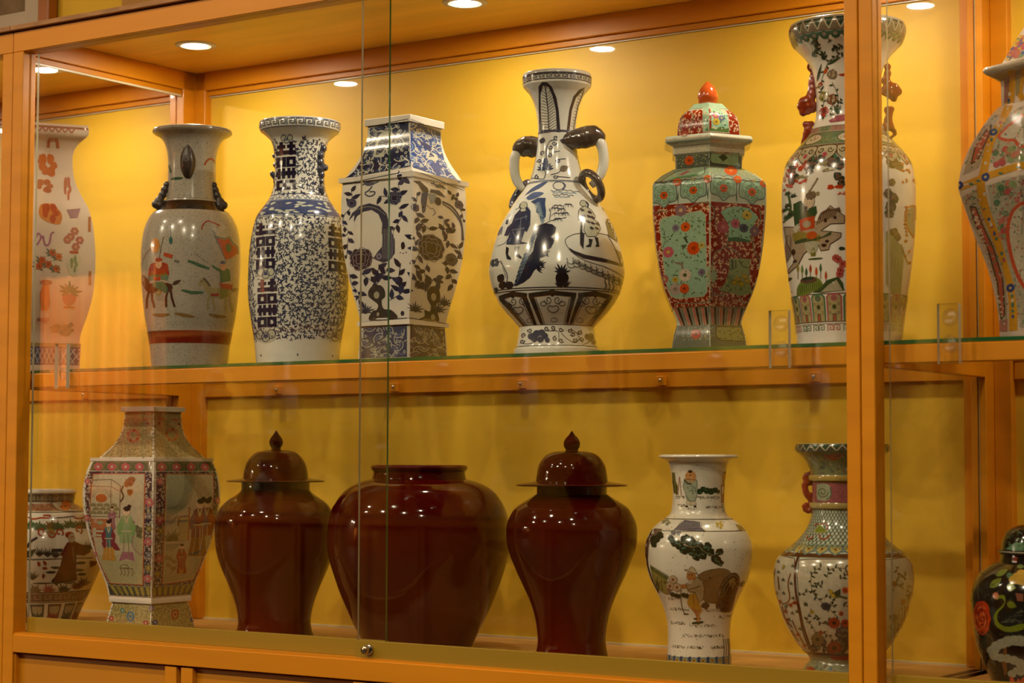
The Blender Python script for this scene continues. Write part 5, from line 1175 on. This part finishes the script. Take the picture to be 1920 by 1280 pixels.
P.line([(335,195),(360,150),(345,100),(360,60)], 14, '463c2c', 2.8, smooth=True); pine(P, [(355,100,26),(400,140,28),(380,160,20)], '46503c'); pine(P, [(405,30,36),(430,10,30),(415,110,26),(385,50,24)], '9a5a24', '7a4a1c', 2.6)
P.poly([(85,345),(240,345),(285,430),(85,430)], 'a86a3c', 2.7); P.line([(85,345),(240,345),(285,430),(85,428)], 8, '9a3c18', 3); P.line([(95,460),(200,460)], 16, '9a3c18', 2.8); P.line([(95,490),(180,490)], 8, '9a3c18', 2.8); P.blob(125, 355, 16, 22, 'b89078', 3.2, 9); P.blob(165, 370, 26, 16, '8aa07a', 3.2, 9); P.poly([(98,420),(130,415),(130,490),(100,495)], 'b0a890', 3)
pine(P, [(490,425,32),(470,400,18),(490,470,24)], '5a6248', '3c4a30', 2.6); P.line([(430,540),(520,480)], 14, '4a5038', 2.6, taper=.6)
P.loop([(330,750),(345,720),(390,720),(405,745)], 6, '6a5a34', 2.8); P.line([(325,750),(440,752)], 8, '6a5a34', 2.8)
for x in (335,365,395,430): P.line([(x,755),(x+12,790),(x-5,815)], 6, '6a5a34', 2.8)
P.poly([(703,-42),(945,-40),(920,120),(860,250),(780,310),(706,330)], '9aa08a', 2.3)
for k in range(7): P.line([(870+k*14,-40),(860+k*12,110),(800+k*14,220),(712,240+k*14)], 4, '6a6c58', 2.8, smooth=True)
for k in range(5): P.line([(708,300+k*16),(760,330+k*10),(810,300)], 4, '6a6c58', 2.8, smooth=True)
P.poly([(815,310),(900,300),(895,530),(808,530)], 'a89a74', 2.6)
for y in (318,355): P.line([(815,y),(900,y-4)], 14, '5a6470', 2.9)
P.line([(905,240),(895,520)], 12, '9a5c3c', 2.9); P.line([(815,320),(808,400)], 12, '7a4428', 2.9); tuft(P, 765, 520, 110, 13, '4a5238', 2.7, 3.2, .1); P.poly([(705,540),(830,545),(760,610),(705,615)], '8d8a6c', 2.6)
P.poly([(700,620),(800,610),(790,700),(750,760),(695,775)], '3f3828', 2.7)
for k in range(14): P.curl(712+(k*37) % 80, 640+(k*29) % 120, 16, k, 6, '7a6c44', 3, 1)
for pts in ([(690,830),(960,800)], [(700,855),(940,830)], [(950,790),(1040,600)], [(1000,560),(1060,575)]): P.line(pts, 5, '8a7c54', 2.8)
P.line([(1058,450),(1056,540)], 28, '34506a', 2.8); P.blob(1075, 420, 26, 40, '8a6a44', 2.6, 10, .2)
P.part('painted_ladies')
figure(P, 385, 690, 470, '8aa070', 'b8ac84', 'b5ab8c', sleeve='7a9a60', line='8a7a58', L=3); P.poly([(320,690),(350,610),(440,610),(455,690),(390,670)], '9c6474', 3.6); P.line([(440,470),(435,560),(500,630),(515,615)], 7, '9a6a70', 3.6, smooth=True); P.line([(440,350),(455,365),(430,345)], 12, '9a5a70', 3.4)
figure(P, 235, 690, 350, '3a6a74', 'b8ac84', 'b8842c', sleeve='7a2430', L=3.6); P.poly([(175,545),(215,500),(230,560),(195,590)], '7a2430', 4); P.poly([(255,510),(300,540),(335,600),(290,600),(255,560)], '7a2430', 4)
figure(P, 265, 420, 190, '8a5464', 'b8ac84', L=2.9, bun=False)
for p in ((968,660,500,'7a3a44','b8ac84','8a6434','6a4a5c'), (1030,640,480,'8a3c24','b8ac84','a89c6c','9a4c24')): figure(P, p[0], p[1], p[2], p[3], p[4], p[5], sleeve=p[6], L=3.2, lean=.06)
P.line([(1010,560),(990,620),(900,640)], 16, '34566a', 4.2, smooth=True)
figure(P, 838, 800, 260, '8a2a1c', 'b8ac84', '8a2a1c', sleeve='9a3420', L=3.6, bun=False); P.line([(825,760),(832,800)], 16, 'b07a34', 5.2); P.line([(848,760),(840,800)], 16, 'b07a34', 5.2); P.line([(740,800),(810,720)], 6, '7a6a48', 3)
P.done()
# ------------------------------------------------------------------ speckled vase with old man
P = j5; P.part('painted_scene').flat(1205, 850, 6.095)
P.blob(550, 285, 62, 74, 'c08a50', 2, 16); P.blob(545, 225, 24, 18, '3a2c1c', 2.6, 10); P.line([(535,268),(560,266)], 8, '2c2014', 2.6); P.line([(500,268),(512,268)], 8, '2c2014', 2.6); P.line([(525,315),(545,315)], 7, '9a4424', 2.6)
P.poly([(480,310),(620,320),(625,470),(600,560),(510,550),(490,470),(465,400)], '9aa088', 1.8); P.loop([(480,310),(620,320),(625,470),(600,560),(510,550),(490,470),(465,400)], 5, '4a5444', 2.4); P.line([(480,315),(510,355),(560,365)], 18, '3f4c44', 2.4, smooth=True)
for pts in ([(510,400),(530,420)], [(555,390),(590,400),(560,430)], [(530,440),(580,440),(570,480)], [(600,400),(605,460)], [(500,500),(530,540)]): P.line(pts, 6, '46564c', 2.6)
P.poly([(495,560),(605,560),(608,605),(498,605)], 'b8ac90', 1.8); P.line([(550,560),(552,605)], 4, '4a4030', 2.4); P.blob(505, 618, 18, 10, '26201a', 2.4, 10); P.blob(598, 616, 18, 10, '26201a', 2.4, 10)
pine(P, [(650,450,30),(690,425,34),(730,440,34),(780,450,34),(825,435,32),(855,450,22)], '24381f', '3a5634', 1.6, .15); P.poly([(620,475),(680,395),(720,430),(680,465)], '2c4228', 1.8)
P.poly([(335,235),(370,240),(380,330),(410,400),(405,490),(360,470),(345,350)], '6a6a34', 1.6); P.line([(352,330),(365,470)], 10, '33381c', 2.2); P.line([(385,380),(395,490)], 10, '33381c', 2.2)
for k in range(26): P.blob(425+22*sin(k*3.1), 290+k*8, 7, 6, ('a05a50', '8a5a6a', 'b8843c')[k % 3], 1.8, 7)
P.poly([(915,235),(945,225),(940,300),(925,380),(905,320)], 'b07a44', 2); P.poly([(890,370),(935,370),(920,580),(895,580)], 'a05a48', 1.8); P.line([(900,590),(925,690)], 6, '4a3c2c', 2); P.blob(938, 235, 12, 14, '3a2414', 2.4, 8)
r = random.Random(2)
def ground(P, x0, x1, y, n, dy=14):
    for k in range(n): P.blob(x0+(x1-x0)*r.random(), y+(r.random()-.5)*dy*2, 3.6+2*r.random(), 3.2, r.choice(['4a3c20','5c4a26','6a5830','3a3018']), 1.8, 6)
ground(P, 370, 480, 515, 34); ground(P, 620, 870, 515, 70); ground(P, 410, 490, 610, 24); ground(P, 720, 900, 625, 50); ground(P, 520, 620, 640, 20)
P.ring(974, 975.3, '5a5440', 1.6).ring(995, 996.2, '5f5a48', 1.6).flat(1205, 850, 6.095)
P.poly([(360,875),(480,770),(650,785),(655,840),(720,885)], '474458', 1.6)
for k in range(16): P.line([(380+k*20,875-k*2),(440+k*15,785)], 4, '8f8c86', 2); 
for k in range(5): P.line([(400+k*14,862-k*18),(690-k*10,872-k*20)], 4, '8f8c86', 2)
clouds(P, 270, 800, 110, 44, '7a7c64', 1.6, 7); clouds(P, 870, 825, 90, 60, 'a8923c', 1.6, 6); P.poly([(1050,815),(1110,830),(1160,880),(1090,880)], '8a7a30', 1.8)
pine(P, [(330,965,38),(370,1010,46),(430,1040,48),(500,980,56),(480,1090,50),(560,1000,54),(560,1100,52),(640,1040,56),(620,1150,54),(690,1090,52),(740,1050,44),(770,1110,44),(830,1190,52),(870,1110,40),(880,1230,36),(690,1150,40)], '1f2a18', '46604a', 1.6, .16, 1, 3)
P.line([(380,970),(460,1010),(560,1060),(640,1050),(720,1120),(820,1150)], 12, '6a5a40', 2.6, smooth=True); pine(P, [(360,905,30),(420,910,28)], '6a7474', '8a6a70', 2.2); pine(P, [(130,1000,42),(170,980,46),(210,940,40),(140,1040,36)], '1f2a18', None, 1.6)
P.poly([(110,870),(230,870),(200,920),(110,980),(80,1060),(60,1280),(35,1280),(35,1050),(70,940)], '6f5a48', 1.4); P.line([(110,900),(60,1040),(60,1290)], 12, '3a1c0c', 2, smooth=True)
P.flat(1205, 1040, 6.095)
P.poly([(40,0),(60,0),(75,140),(130,300),(200,430),(180,430),(110,290),(60,150)], '3a1a0a', 1.8)
P.poly([(95,130),(180,180),(260,250),(330,340),(300,440),(200,400),(130,280)], '7d7a3c', 1.6, smooth=True)
for k in range(12): P.leaf(110+k*15, 180+k*9, 70, 16, -pi/2-.1+.05*k, '4a5224', 2)
for pts in ([(180,240),(170,360)], [(220,280),(240,400)], [(200,300),(185,400)], [(250,290),(330,370)]): P.line(pts, 12, '2c3418', 2)
for x, y in ((355,265),(400,350),(320,340)): P.flower(x, y, 54, 12, 'b3a080', '8a4a28', 1.8); P.loop([(x+46*cos(t),y+46*sin(t)) for t in [i*pi/6 for i in range(12)]], 3, '7a4a34', 2.4)
for k in range(18): P.blob(285+40*r.random(), 350+80*r.random(), 8, 7, r.choice(['7a4450','9a5a3c','5c4a5c']), 2, 7)
pine(P, [(345,435,26),(390,445,28),(425,450,22),(475,440,28),(510,445,26)], '1f2c1c', None, 1.8); P.line([(445,380),(440,470),(460,600),(490,650)], 9, '5a4a28', 2, smooth=True); P.line([(470,655),(530,650)], 14, '4a3c24', 2, taper=.5)
P.poly([(630,215),(700,170),(800,145),(920,140),(990,190),(900,290),(860,400),(850,510),(780,520),(700,490),(690,330)], '7d6238', 1.8, smooth=True); P.loop([(630,215),(700,170),(800,145),(920,140),(990,190),(900,290),(860,400),(850,510),(780,520),(700,490),(690,330)], 7, '4a2c10', 2.2, True); P.blob(765, 237, 11, None, '3a1a0c', 2.6, 9)
P.poly([(880,330),(920,250),(1000,190),(1060,195),(1095,250),(1090,330),(1050,460),(1010,620),(960,640),(880,620),(900,560),(840,590),(830,540),(860,480)], '5a3a18', 2, smooth=True)
for k in range(6): P.line([(885+k*10,480-k*6),(895+k*18,330+k*6),(1000+k*4,215+k*20),(1075-k*12,250+k*14),(1060-k*12,360+k*14),(985-k*8,500)], 8, '2f1c0a' if k % 2 else '8a6a38', 2.5, smooth=True)
for k in range(7): P.line([(900,470+k*20),(960,485+k*20),(1020,465+k*20)], 7, '2f1c0a', 2.6, smooth=True)
clouds(P, 1010, 310, 70, 90, 'a08850', 2.8, 6); P.blob(715, 555, 44, 36, '4a3014', 2.2, 12, .15); P.blob(870, 560, 40, 34, '5f4018', 2.6, 12); P.blob(870, 555, 20, 16, '2f1c0a', 3, 10); pine(P, [(1120,330,24),(1145,310,18)], '2c381f', None, 1.8)
P.poly([(480,150),(530,148),(560,110),(590,130),(610,165),(632,195),(560,180)], 'b8a884', 2.8); P.loop([(480,150),(530,148),(560,110),(590,130),(610,165),(632,195),(560,180)], 5, '5a4424', 3.2)
P.poly([(510,180),(600,190),(610,235),(580,290),(520,260),(505,230)], 'a87038', 2.6); P.line([(525,205),(540,208)], 7, '2c1c0c', 3.2); P.line([(560,208),(575,212)], 7, '2c1c0c', 3.2); P.poly([(520,265),(590,265),(570,335),(545,330)], 'b8ac90', 3)
P.poly([(615,225),(680,270),(702,360),(690,480),(640,520),(600,400),(520,390),(500,300),(560,320)], 'a3936c', 2.5); P.loop([(615,225),(680,270),(702,360),(690,480),(640,520),(600,400),(520,390),(500,300),(560,320)], 5, '5a4424', 3); P.poly([(425,320),(500,310),(520,350),(450,360)], 'a86c38', 2.8); P.line([(520,375),(600,350),(650,330)], 10, '6a5430', 3.2, smooth=True)
P.poly([(540,420),(600,410),(640,500),(680,610),(660,640),(600,590),(530,570),(510,520)], 'b38a30', 2.6); P.line([(580,420),(590,560)], 6, '6a4a14', 3); P.line([(560,570),(620,650),(630,740)], 34, 'a8703c', 2.5, smooth=True); P.line([(640,600),(635,740)], 26, 'b37c44', 2.7); P.line([(565,755),(690,738)], 26, '26381f', 2.4, taper=.3); P.line([(585,705),(660,700)], 20, '26381f', 2.3, taper=.3)
for x0, x1, y, n in ((310,540,600,60),(690,900,610,50),(320,490,760,50),(540,840,780,60),(860,1040,690,40),(460,920,895,110),(340,690,1025,110),(770,930,1025,80),(300,420,480,30)): ground(P, x0, x1, y, n, 16)
for x in (920,945,970,985): P.line([(x,1130),(x+5,1030),(x-8,940)], 8, '4a4420', 2)
P.part('painted_specks').cyl(80)
for k in range(330): P.blob(-170+340*r.random(), 870+355*r.random(), .55+.5*r.random(), None, r.choice(['5a4424','7a5a34','6a5030']), 1.2, 6)
P.part('painted_border').cyl(60)
n = 22
for k in range(n):
    w_ = 2*pi*60/n; x = -60*pi+w_*k
    P.poly([(x+2,1226),(x+w_-3,1226),(x+w_-2,1249),(x+1,1249)], '5f7a84', 1.8); P.poly([(x+w_-3,1226),(x+w_+2,1224),(x+w_+1,1249),(x+w_-2,1249)], '34344a', 1.6)
    P.blob(x+w_*.45, 1232, 4.2, 4, 'a88a38', 2.2, 9); P.blob(x+w_*.45, 1232, 1.8, None, '5a3418', 2.8, 7); P.line([(x+w_*.45,1236),(x+w_*.45,1248)], 4, 'a88a38', 2.2)
P.done()
# ------------------------------------------------------------------ lobed vase with birds
P = j6; P.part('painted_bands')
P.ring(837, 850, '3c4038', 1).ring(894, 904, 'a08a48', 1).ring(905, 944.5, '8a4a54', 1).ring(945, 955, 'a08f58', 1).ring(1036, 1043, '4a2c14', 1).ring(1218, 1222, '4a2010', 1)
P.cyl(88); n = 26
for k in range(n):
    x = -88*pi+2*pi*88*k/n; w_ = 2*pi*88/n; P.poly([(x,838.5),(x+w_,838.5),(x+w_*.5,849)], '2a4430', 1.5); P.line([(x,838.5),(x+w_*.5,849.5),(x+w_,838.5)], 2.2, 'aaa48c', 2)
P.ring(851, 893, '6f7450', 1).ring(1223, 1260, '77785c', 1); r = random.Random(6)
P.cyl(66)
for k in range(130): P.curl(-150+300*r.random(), 855+36*r.random(), 3.6, r.random()*6, 1.4, r.choice(['2c4438','5a3a50','a8a084','3a5a5c','8a8a50']), 1.5, .9, 1 if k % 2 else -1)
for k in range(120): P.curl(-150+300*r.random(), 1226+32*r.random(), 3.4, r.random()*6, 1.4, r.choice(['3a5048','6a4a44','b0a88c','3a5a6c','8a8a50']), 1.5, .9, 1 if k % 2 else -1)
P.flat(1445, 825, 5.69)
P.poly([(565,172),(765,168),(740,215),(680,232),(610,215)], '9a2a10', 2, smooth=True); P.line([(600,185),(680,200),(740,185)], 9, '5f1808', 2.5, smooth=True); P.poly([(430,330),(465,350),(455,400),(435,390)], '9a3410', 2)
P.poly([(500,490),(570,478),(630,500),(655,570),(625,650),(560,660),(505,640)], '8a947a', 2, smooth=True); P.curl(560, 570, 60, 0, 11, '4a5a48', 2.6, 1.6); P.line([(640,520),(650,600),(600,650)], 11, '46604a', 2.6, smooth=True)
for k in range(120): P.blob(450+340*r.random(), 485+170*r.random(), 4, None, '6f3440', 1.6, 6)
P.part('painted_scales').cyl(70)
for row in range(14):
    y = 957+row*5.6; q = 58+max(0, row-4)*4.2
    for k in range(34):
        x = -70*1.75+k*7.4+(row % 2)*3.7; P.line([(x-3.4,y-3),(x-2.4,y+1.6),(x,y+2.8),(x+2.4,y+1.6),(x+3.4,y-3)], 1.1, '3c4c3c', 1.8, step=4)
P.part('painted_bands').cyl(100); n = 24
for k in range(n):
    x = -100*pi+2*pi*100*k/n; w_ = 2*pi*100/n; P.poly([(x,1024),(x+w_,1024),(x+w_*.9,1031),(x+w_*.5,1038),(x+w_*.1,1031)], 'a39858', 1.6); P.line([(x,1024),(x+w_*.1,1031),(x+w_*.5,1038.5),(x+w_*.9,1031),(x+w_,1024)], 2.2, '5a7478', 2.2); P.blob(x+w_*.5, 1029, 2.6, 2, '7a3a20', 2.4, 8)
P.ring(1022, 1024, '5a6a54', 1.8)
P.part('painted_panels').flat(1445, 825, 5.69)
P.poly([(470,985),(530,905),(610,985),(520,1000)], '6a7a24', 2.4); P.loop([(470,985),(530,905),(610,985),(520,1000)], 7, 'a89a60', 2.8)
for pts in ([(545,905),(590,895),(615,930),(600,960)], [(525,1010),(545,1055),(590,1055),(640,1015)], [(465,1025),(440,1060),(410,1060),(405,1025)], [(480,930),(495,905),(520,910)]): P.line(pts, 13, '8a3c1c', 2.6, smooth=True)
P.flat(1445, 1030, 5.335)
PB = [(300,100),(400,85),(560,80),(760,78),(900,80),(1040,90),(1060,200),(1040,420),(980,700),(920,1000),(420,1000),(360,800),(300,500),(285,250)]
PL = [(45,130),(100,68),(255,85),(262,250),(275,480),(330,780),(395,985),(290,950),(150,680),(60,430),(40,250)]
PR = [(1100,90),(1330,72),(1390,130),(1415,300),(1390,520),(1300,800),(1210,980),(990,985),(1060,700),(1090,400)]
for q in (PB, PL, PR): P.poly(q, 'aca58e', 1.8); P.loop(q, 7, '4a2c14', 2.2)
P.line([(330,10),(285,90),(262,200),(275,440),(330,700),(420,990)], 22, '4a2410', 2.4, smooth=True); P.line([(1075,90),(1100,250),(1080,500),(1020,800),(980,990)], 20, '4a2410', 2.4, smooth=True)
P.part('painted_birds')
G = ['25301c', '33402a', '2c3a30', '3c3c24']
for pts, n_, s_ in (([(300,440),(350,410),(420,390),(480,420)],6,1), ([(420,220),(420,330),(450,420),(520,490),(600,560),(680,640)],12,2), ([(420,240),(460,190),(520,150)],5,3), ([(440,310),(480,330),(530,320)],5,4), ([(570,260),(590,190),(660,160),(760,170)],7,5), ([(690,270),(740,240),(770,200)],5,6), ([(540,450),(600,430),(650,460),(600,500),(650,540)],7,7), ([(370,690),(420,720),(460,800),(450,860)],4,8), ([(460,610),(470,660),(540,700),(600,660)],7,9), ([(380,690),(390,630),(430,590)],3,10), ([(520,790),(590,820),(650,880),(700,860)],7,11), ([(730,500),(770,530)],3,12), ([(1230,150),(1260,250),(1330,240)],7,13), ([(1200,400),(1230,300),(1260,340),(1300,330)],7,14), ([(1340,330),(1370,440),(1340,450)],6,15)): sprig(P, pts, '4c4024', G, 20, 42, n_, 7, 2.4, s_)
P.poly([(590,380),(620,370),(640,400),(700,355),(700,420),(770,440),(760,460),(690,440),(640,450),(605,430)], '4a4a20', 2.8); P.blob(605, 385, 22, 18, 'a08a2c', 3.2, 12); P.poly([(600,400),(640,410),(655,445),(615,435)], 'a8902c', 3.2); P.poly([(640,390),(700,355),(700,420),(650,425)], '2c3420', 3.4); P.leaf(600, 375, -24, 8, .6, '3a2c14', 3.2)
for x, y, q, c in ((640,690,62,'8a3420'),(745,690,42,'9a2c14'),(640,940,76,'7a3020'),(510,790,24,'8a3018'),(705,595,26,'9a3414'),(745,370,34,'b04a24'),(480,860,70,'6a5a38'),(430,590,24,'a08a3c'),(1210,315,30,'7a3a28'),(560,530,44,'2c2c38')): P.flower(x, y, q, 12, c, '26200f', 2.8)
pine(P, [(470,930,54),(520,880,50),(560,960,40),(700,780,54),(740,840,60),(740,740,50),(690,960,60),(740,920,54),(440,960,36),(1210,650,40),(1215,740,50),(1230,830,44),(1200,900,40)], '2a2430', '5a5a4a', 2.4, .2)
P.leaf(135, 200, 55, 18, -.9, '2c342c', 2.6); P.leaf(150, 200, 40, 16, -2.1, '8a7a2c', 2.6); P.blob(150, 170, 12, 26, '8a7a2c', 2.8, 9)
for pts in ([(220,230),(195,330),(210,470),(180,520),(130,540)], [(90,270),(105,400)], [(60,200),(45,300)], [(270,510),(190,540),(160,600)], [(130,560),(160,680),(230,760)], [(230,690),(300,840),(360,950)], [(220,800),(290,900)], [(170,720),(200,740)]): P.line(pts, 15, '6a4020', 2.4, smooth=True)
for k in range(26): x, y = ((90,130),(240,160),(95,230),(145,300),(225,330),(150,430),(75,440),(245,470),(235,620),(200,690),(310,770),(280,600),(170,560))[k % 13]; tuft(P, x, y, 26, 5, G[k % 4], 2.6, 5.4, .35)
for x, y in ((110,520),(170,610),(220,540),(260,510),(180,695),(290,830),(350,940)): P.flower(x, y, 22, 6, '8a3a1c', '3a2010', 2.8)
P.poly([(1260,560),(1340,540),(1400,530),(1360,640),(1290,820),(1240,860)], '7a4a24', 2.2); P.blob(1300, 500, 26, 34, '9a4428', 2.6, 10); P.blob(365, 520, 22, 26, '3c3c24', 2.4, 9, .3)
P.part('painted_bands'); P.poly([(585,1022),(775,1018),(770,1060),(690,1075),(620,1060)], '8a2c14', 2, smooth=True); P.blob(410, 1180, 48, 26, '8a3414', 2, 12)
P.flat(1445, 825, 5.69)
L_ = [(436,360,20),(420,385,26),(385,395,30),(362,425,24),(388,440,30),(405,470,34),(370,490,30),(352,505,22),(372,540,32),(378,580,32),(400,615,32),(425,645,30),(440,680,26),(448,720,24),(438,765,28),(405,778,26),(370,760,26),(360,725,24),(378,702,18),(398,710,12)]
fused('dragon_handle', P, [(x, y, q, -6) for x, y, q in L_]+[((a[0]+b[0])/2, (a[1]+b[1])/2, (a[2]+b[2])/2, -6) for a, b in zip(L_, L_[1:])]+[(432,450,20,-6),(445,500,14,-6),(430,600,22,-6)], IRONR, .0024)
P.done()
# ------------------------------------------------------------------ black jar with swan
P = j7; P.part('painted_swan').flat(1810, 980, 4.264)
def rose(P, x, y, rx, ry):
    P.blob(x, y, rx, ry, 'a8320c', 2, 20, .08)
    for k in range(15): a = k*2.4; q = .85*(1-k/17); P.leaf(x+rx*q*cos(a)*.9, y+ry*q*sin(a)*.9, rx*.6, rx*.42, a+2.0, ('c0501c', '96280a', 'b8481c')[k % 3], 2.3+k*.08)
rose(P, 150, 750, 72, 138)
for k in range(16):
    a = k*1.9; q = .2+.7*(k/16); P.line([(150+60*q*cos(a+t), 750+118*q*sin(a+t)) for t in (0, .3, .6, .9)], 9, ('d4703c', '7a1c08')[k % 2], 4.2, taper=.5)
P.poly([(245,740),(262,690),(320,630),(325,600),(300,585),(270,600),(268,580),(300,560),(330,565),(335,610),(320,650),(280,700),(275,750),(300,785),(360,800),(470,770),(470,815),(380,840),(320,835),(265,800)], '6f7a1c', 2, smooth=True); P.blob(263, 568, 24, 26, 'b0643c', 2.4, 12); P.poly([(295,760),(330,720),(400,660),(470,620),(470,765),(400,790),(340,795)], '1c1e18', 2.2)
r = random.Random(4)
for k in range(44):
    t = r.random(); u = r.random(); x, y = 310+160*t, 770-120*t*u; P.line([(x-12,y+3),(x,y-5),(x+12,y+3)], 3, '55584a', 2.8)
for x, y, l_, w_, a, c in ((215,510,120,54,-.7,'6a7424'),(260,420,110,40,-.5,'6f7a34'),(345,490,70,66,.2,'7a8a30'),(345,620,80,54,.3,'6a7420'),(340,410,60,46,.1,'4f6a50'),(420,345,60,30,0,'55703c'),(70,560,70,20,-1.4,'3a4224'),(60,640,90,22,-1.3,'4a4c1c'),(100,900,90,44,1.3,'2e3828'),(130,980,80,40,1.2,'34402c'),(140,1140,100,40,1.3,'3c4228'),(220,1080,60,30,.6,'4a4c34')): P.leaf(x, y, l_, w_, a, c, 2, '2a3010')
for x, y in ((430,420),(460,400),(405,440),(455,450)): P.blob(x, y, 42, 34, 'b08c34', 2.2, 12, .1)
P.poly([(410,540),(470,545),(470,600),(425,600)], '7a4a34', 2)
CL = [(240,1000,46),(270,960,44),(310,935,44),(355,915,46),(405,905,46),(450,905,46),(250,1040,40),(300,1050,36),(350,1050,36),(400,1060,40),(445,1080,40),(470,1110,36),(420,1140,30),(450,1150,34),(385,1170,34)]
for x, y, q in CL: P.blob(x, y, q, q*.92, '8d8f7c', 2, 14, .05)
P.blob(400, 985, 50, 44, '140e08', 2.6, 14); P.blob(306, 995, 16, 20, '140e08', 2.6, 10); P.poly([(315,985),(345,960),(350,1160),(330,1200),(310,1100)], '6a4420', 2.4)
for x, y in ((400,1230),(430,1250),(455,1220)): P.leaf(x, y+40, 90, 40, -pi/2+(x-425)*.012, 'b0502c', 2.4)
for k in range(70): P.blob(100+360*r.random(), 340+900*r.random(), 9, 6, r.choice(['2a3424','3a3c28','44382c','2c3c38']), 1.5, 8, .3)
for pts in ([(130,600),(120,520),(135,450)], [(180,860),(230,900),(240,930)], [(360,860),(370,890)]): P.line(pts, 8, '5a4424', 2, smooth=True)
P.line([(330,215),(370,195),(400,165),(470,160),(470,215)], 4, '3c5a40', 2); P.poly([(330,218),(380,180),(410,165),(470,165),(470,222)], '5f8264', 2, smooth=True)
for k in range(30): P.blob(330+140*r.random(), 60+130*r.random(), 8, 6, r.choice(['3a4a34','5a6c58','4c5c30']), 1.6, 8, .3)
P.part('painted_band').ring(1034.5, 1037, 'a09a84', 1).ring(1039.5, 1041.2, 'a09a84', 1); P.flat(1810, 980, 4.264); P.poly([(385,275),(425,275),(422,318),(388,318)], '6a2410', 2)
P.done()
# ------------------------------------------------------------------ pictures above the cabinet
def picture(xa, xb, z0, z1, label, FRAMEW=FRAMEW):
    e = empty('framed_picture', ((xa+xb)/2, .66, z0), label, 'picture')
    wd = .045
    box('frame_rail', (xa, .655, z0), (xb, .695, z0+wd), FRAMEW, e, .004); box('frame_rail', (xa, .655, z1-wd), (xb, .695, z1), FRAMEW, e, .004)
    box('frame_stile', (xa, .655, z0+wd), (xa+wd, .695, z1-wd), FRAMEW, e, .004); box('frame_stile', (xb-wd, .655, z0+wd), (xb, .695, z1-wd), FRAMEW, e, .004)
    box('mount', (xa+wd, .67, z0+wd), (xb-wd, .68, z1-wd), CREAM, e, 0)
    box('picture_sheet', (xa+wd+.07, .668, z0+wd+.07), (xb-wd-.07, .671, z1-wd-.07), mat('picture_sheet', (.2, .12, .05), .7, var=.4, scale=9), e, 0)
    return e
picture(-1.75, -.636, 2.62, 3.2, 'dark wood framed picture with cream mount hanging over the cabinets')
picture(-.336, .6, 2.683, 3.2, 'plain brown framed picture above the long cabinet', mat('brown_frame', (.42, .19, .012), .5, var=.15))
# ------------------------------------------------------------------ far side of the hall (mirrored in the glass)
def dup(root, loc, rz, label=None, group=None):
    r = root.copy(); col.objects.link(r); r.location = loc; r.rotation_euler = (0, 0, rz)
    if label: r['label'] = label
    if group: r['group'] = group
    for ch in list(root.children):
        if ch.type == 'LIGHT': continue
        c = ch.copy(); col.objects.link(c); c.parent = r
        for g in ch.children:
            d = g.copy(); col.objects.link(d); d.parent = c
    return r
far = [dup(cabs[1], (x, -8.2, 0), pi, l) for x, l in ((-1.0, 'orange wood display cabinet across the hall beside the far wall corner'), (-3.3, 'orange wood display cabinet in the middle across the hall'), (-5.6, 'orange wood display cabinet across the hall next to the orange curtain'))]
k = 0
for cx, nm in ((-1.0, 'beside the far wall corner'), (-3.3, 'in the middle'), (-5.6, 'next to the orange curtain')):
    for j, (src, dx, z) in enumerate(((v2, -.35, ZS), (v7, -1.0, ZS), (v6, -1.7, ZS), (j4, -.45, ZF), (j5, -1.15, ZF), (j2, -1.8, ZF))):
        what = {v2: 'grey crackle vase on the shelf', v7: 'tall white vase on the shelf', v6: 'red hexagonal lidded jar on the shelf', j4: 'large dark red lidded jar', j5: 'white speckled vase on the lower board', j2: 'small dark red lidded jar'}[src]
        dup(src.root, (cx+dx, -8.5, z), pi+.4, what+' of far cabinet '+nm, 'vessels across the hall')
    for j, dx in enumerate((-.6, -1.7)):
        downlight(cx+dx, -8.545, ZC, ('first', 'second')[j]+' recessed lamp of the far cabinet '+nm, 'far cabinet lamps', SPOT_W*1.3)
# orange curtain hanging on the far wall
bm = bmesh.new(); prev = None
for i in range(161):
    x = -9.9+i*.0125; y = -8.55+.05*sin(i*.55)+.02*sin(i*.21)
    a, b = bm.verts.new((x, y, .05)), bm.verts.new((x, y, 3.0))
    if prev: bm.faces.new((prev[0], a, b, prev[1]))
    prev = (a, b)
cu = bm_obj('curtain', bm, mat('orange_curtain', (.72, .25, .04), .8)); tag(cu, 'bright orange pleated curtain on the far wall of the hall', 'curtain')
md = cu.modifiers.new('thick', 'SOLIDIFY'); md.thickness = .006
# ------------------------------------------------------------------ room lamps
for x, y, f, l in ((-1.2, -1.9, .6, 'nearest the peach vase cabinet'), (.8, -1.9, .6, 'in front of the long cabinet'), (2.8, -1.9, .6, 'in front of the black jar cabinet'),
        (-2.0, -3.2, 1.3, 'in the added fill row toward the curtain'), (0, -3.2, 1.3, 'in the added fill row centre'), (2.0, -3.2, 1.3, 'in the added fill row by the aisle'), (4.0, -3.2, 1.3, 'in the added fill row by the end wall'),  # second row is added, unseen frontal fill for the cabinets
        (-9.4, -7.3, 6.5, 'added to brighten the orange curtain'), (-9.5, -6.4, 6.5, 'added by the side wall to brighten the curtain')):  # unseen pair added to brighten the curtain for its reflection in the glass
    downlight(x, y, 3.9, 'round white recessed lamp in the hall ceiling '+l, 'room ceiling lamps', ROOM_W*f, .085, 176)
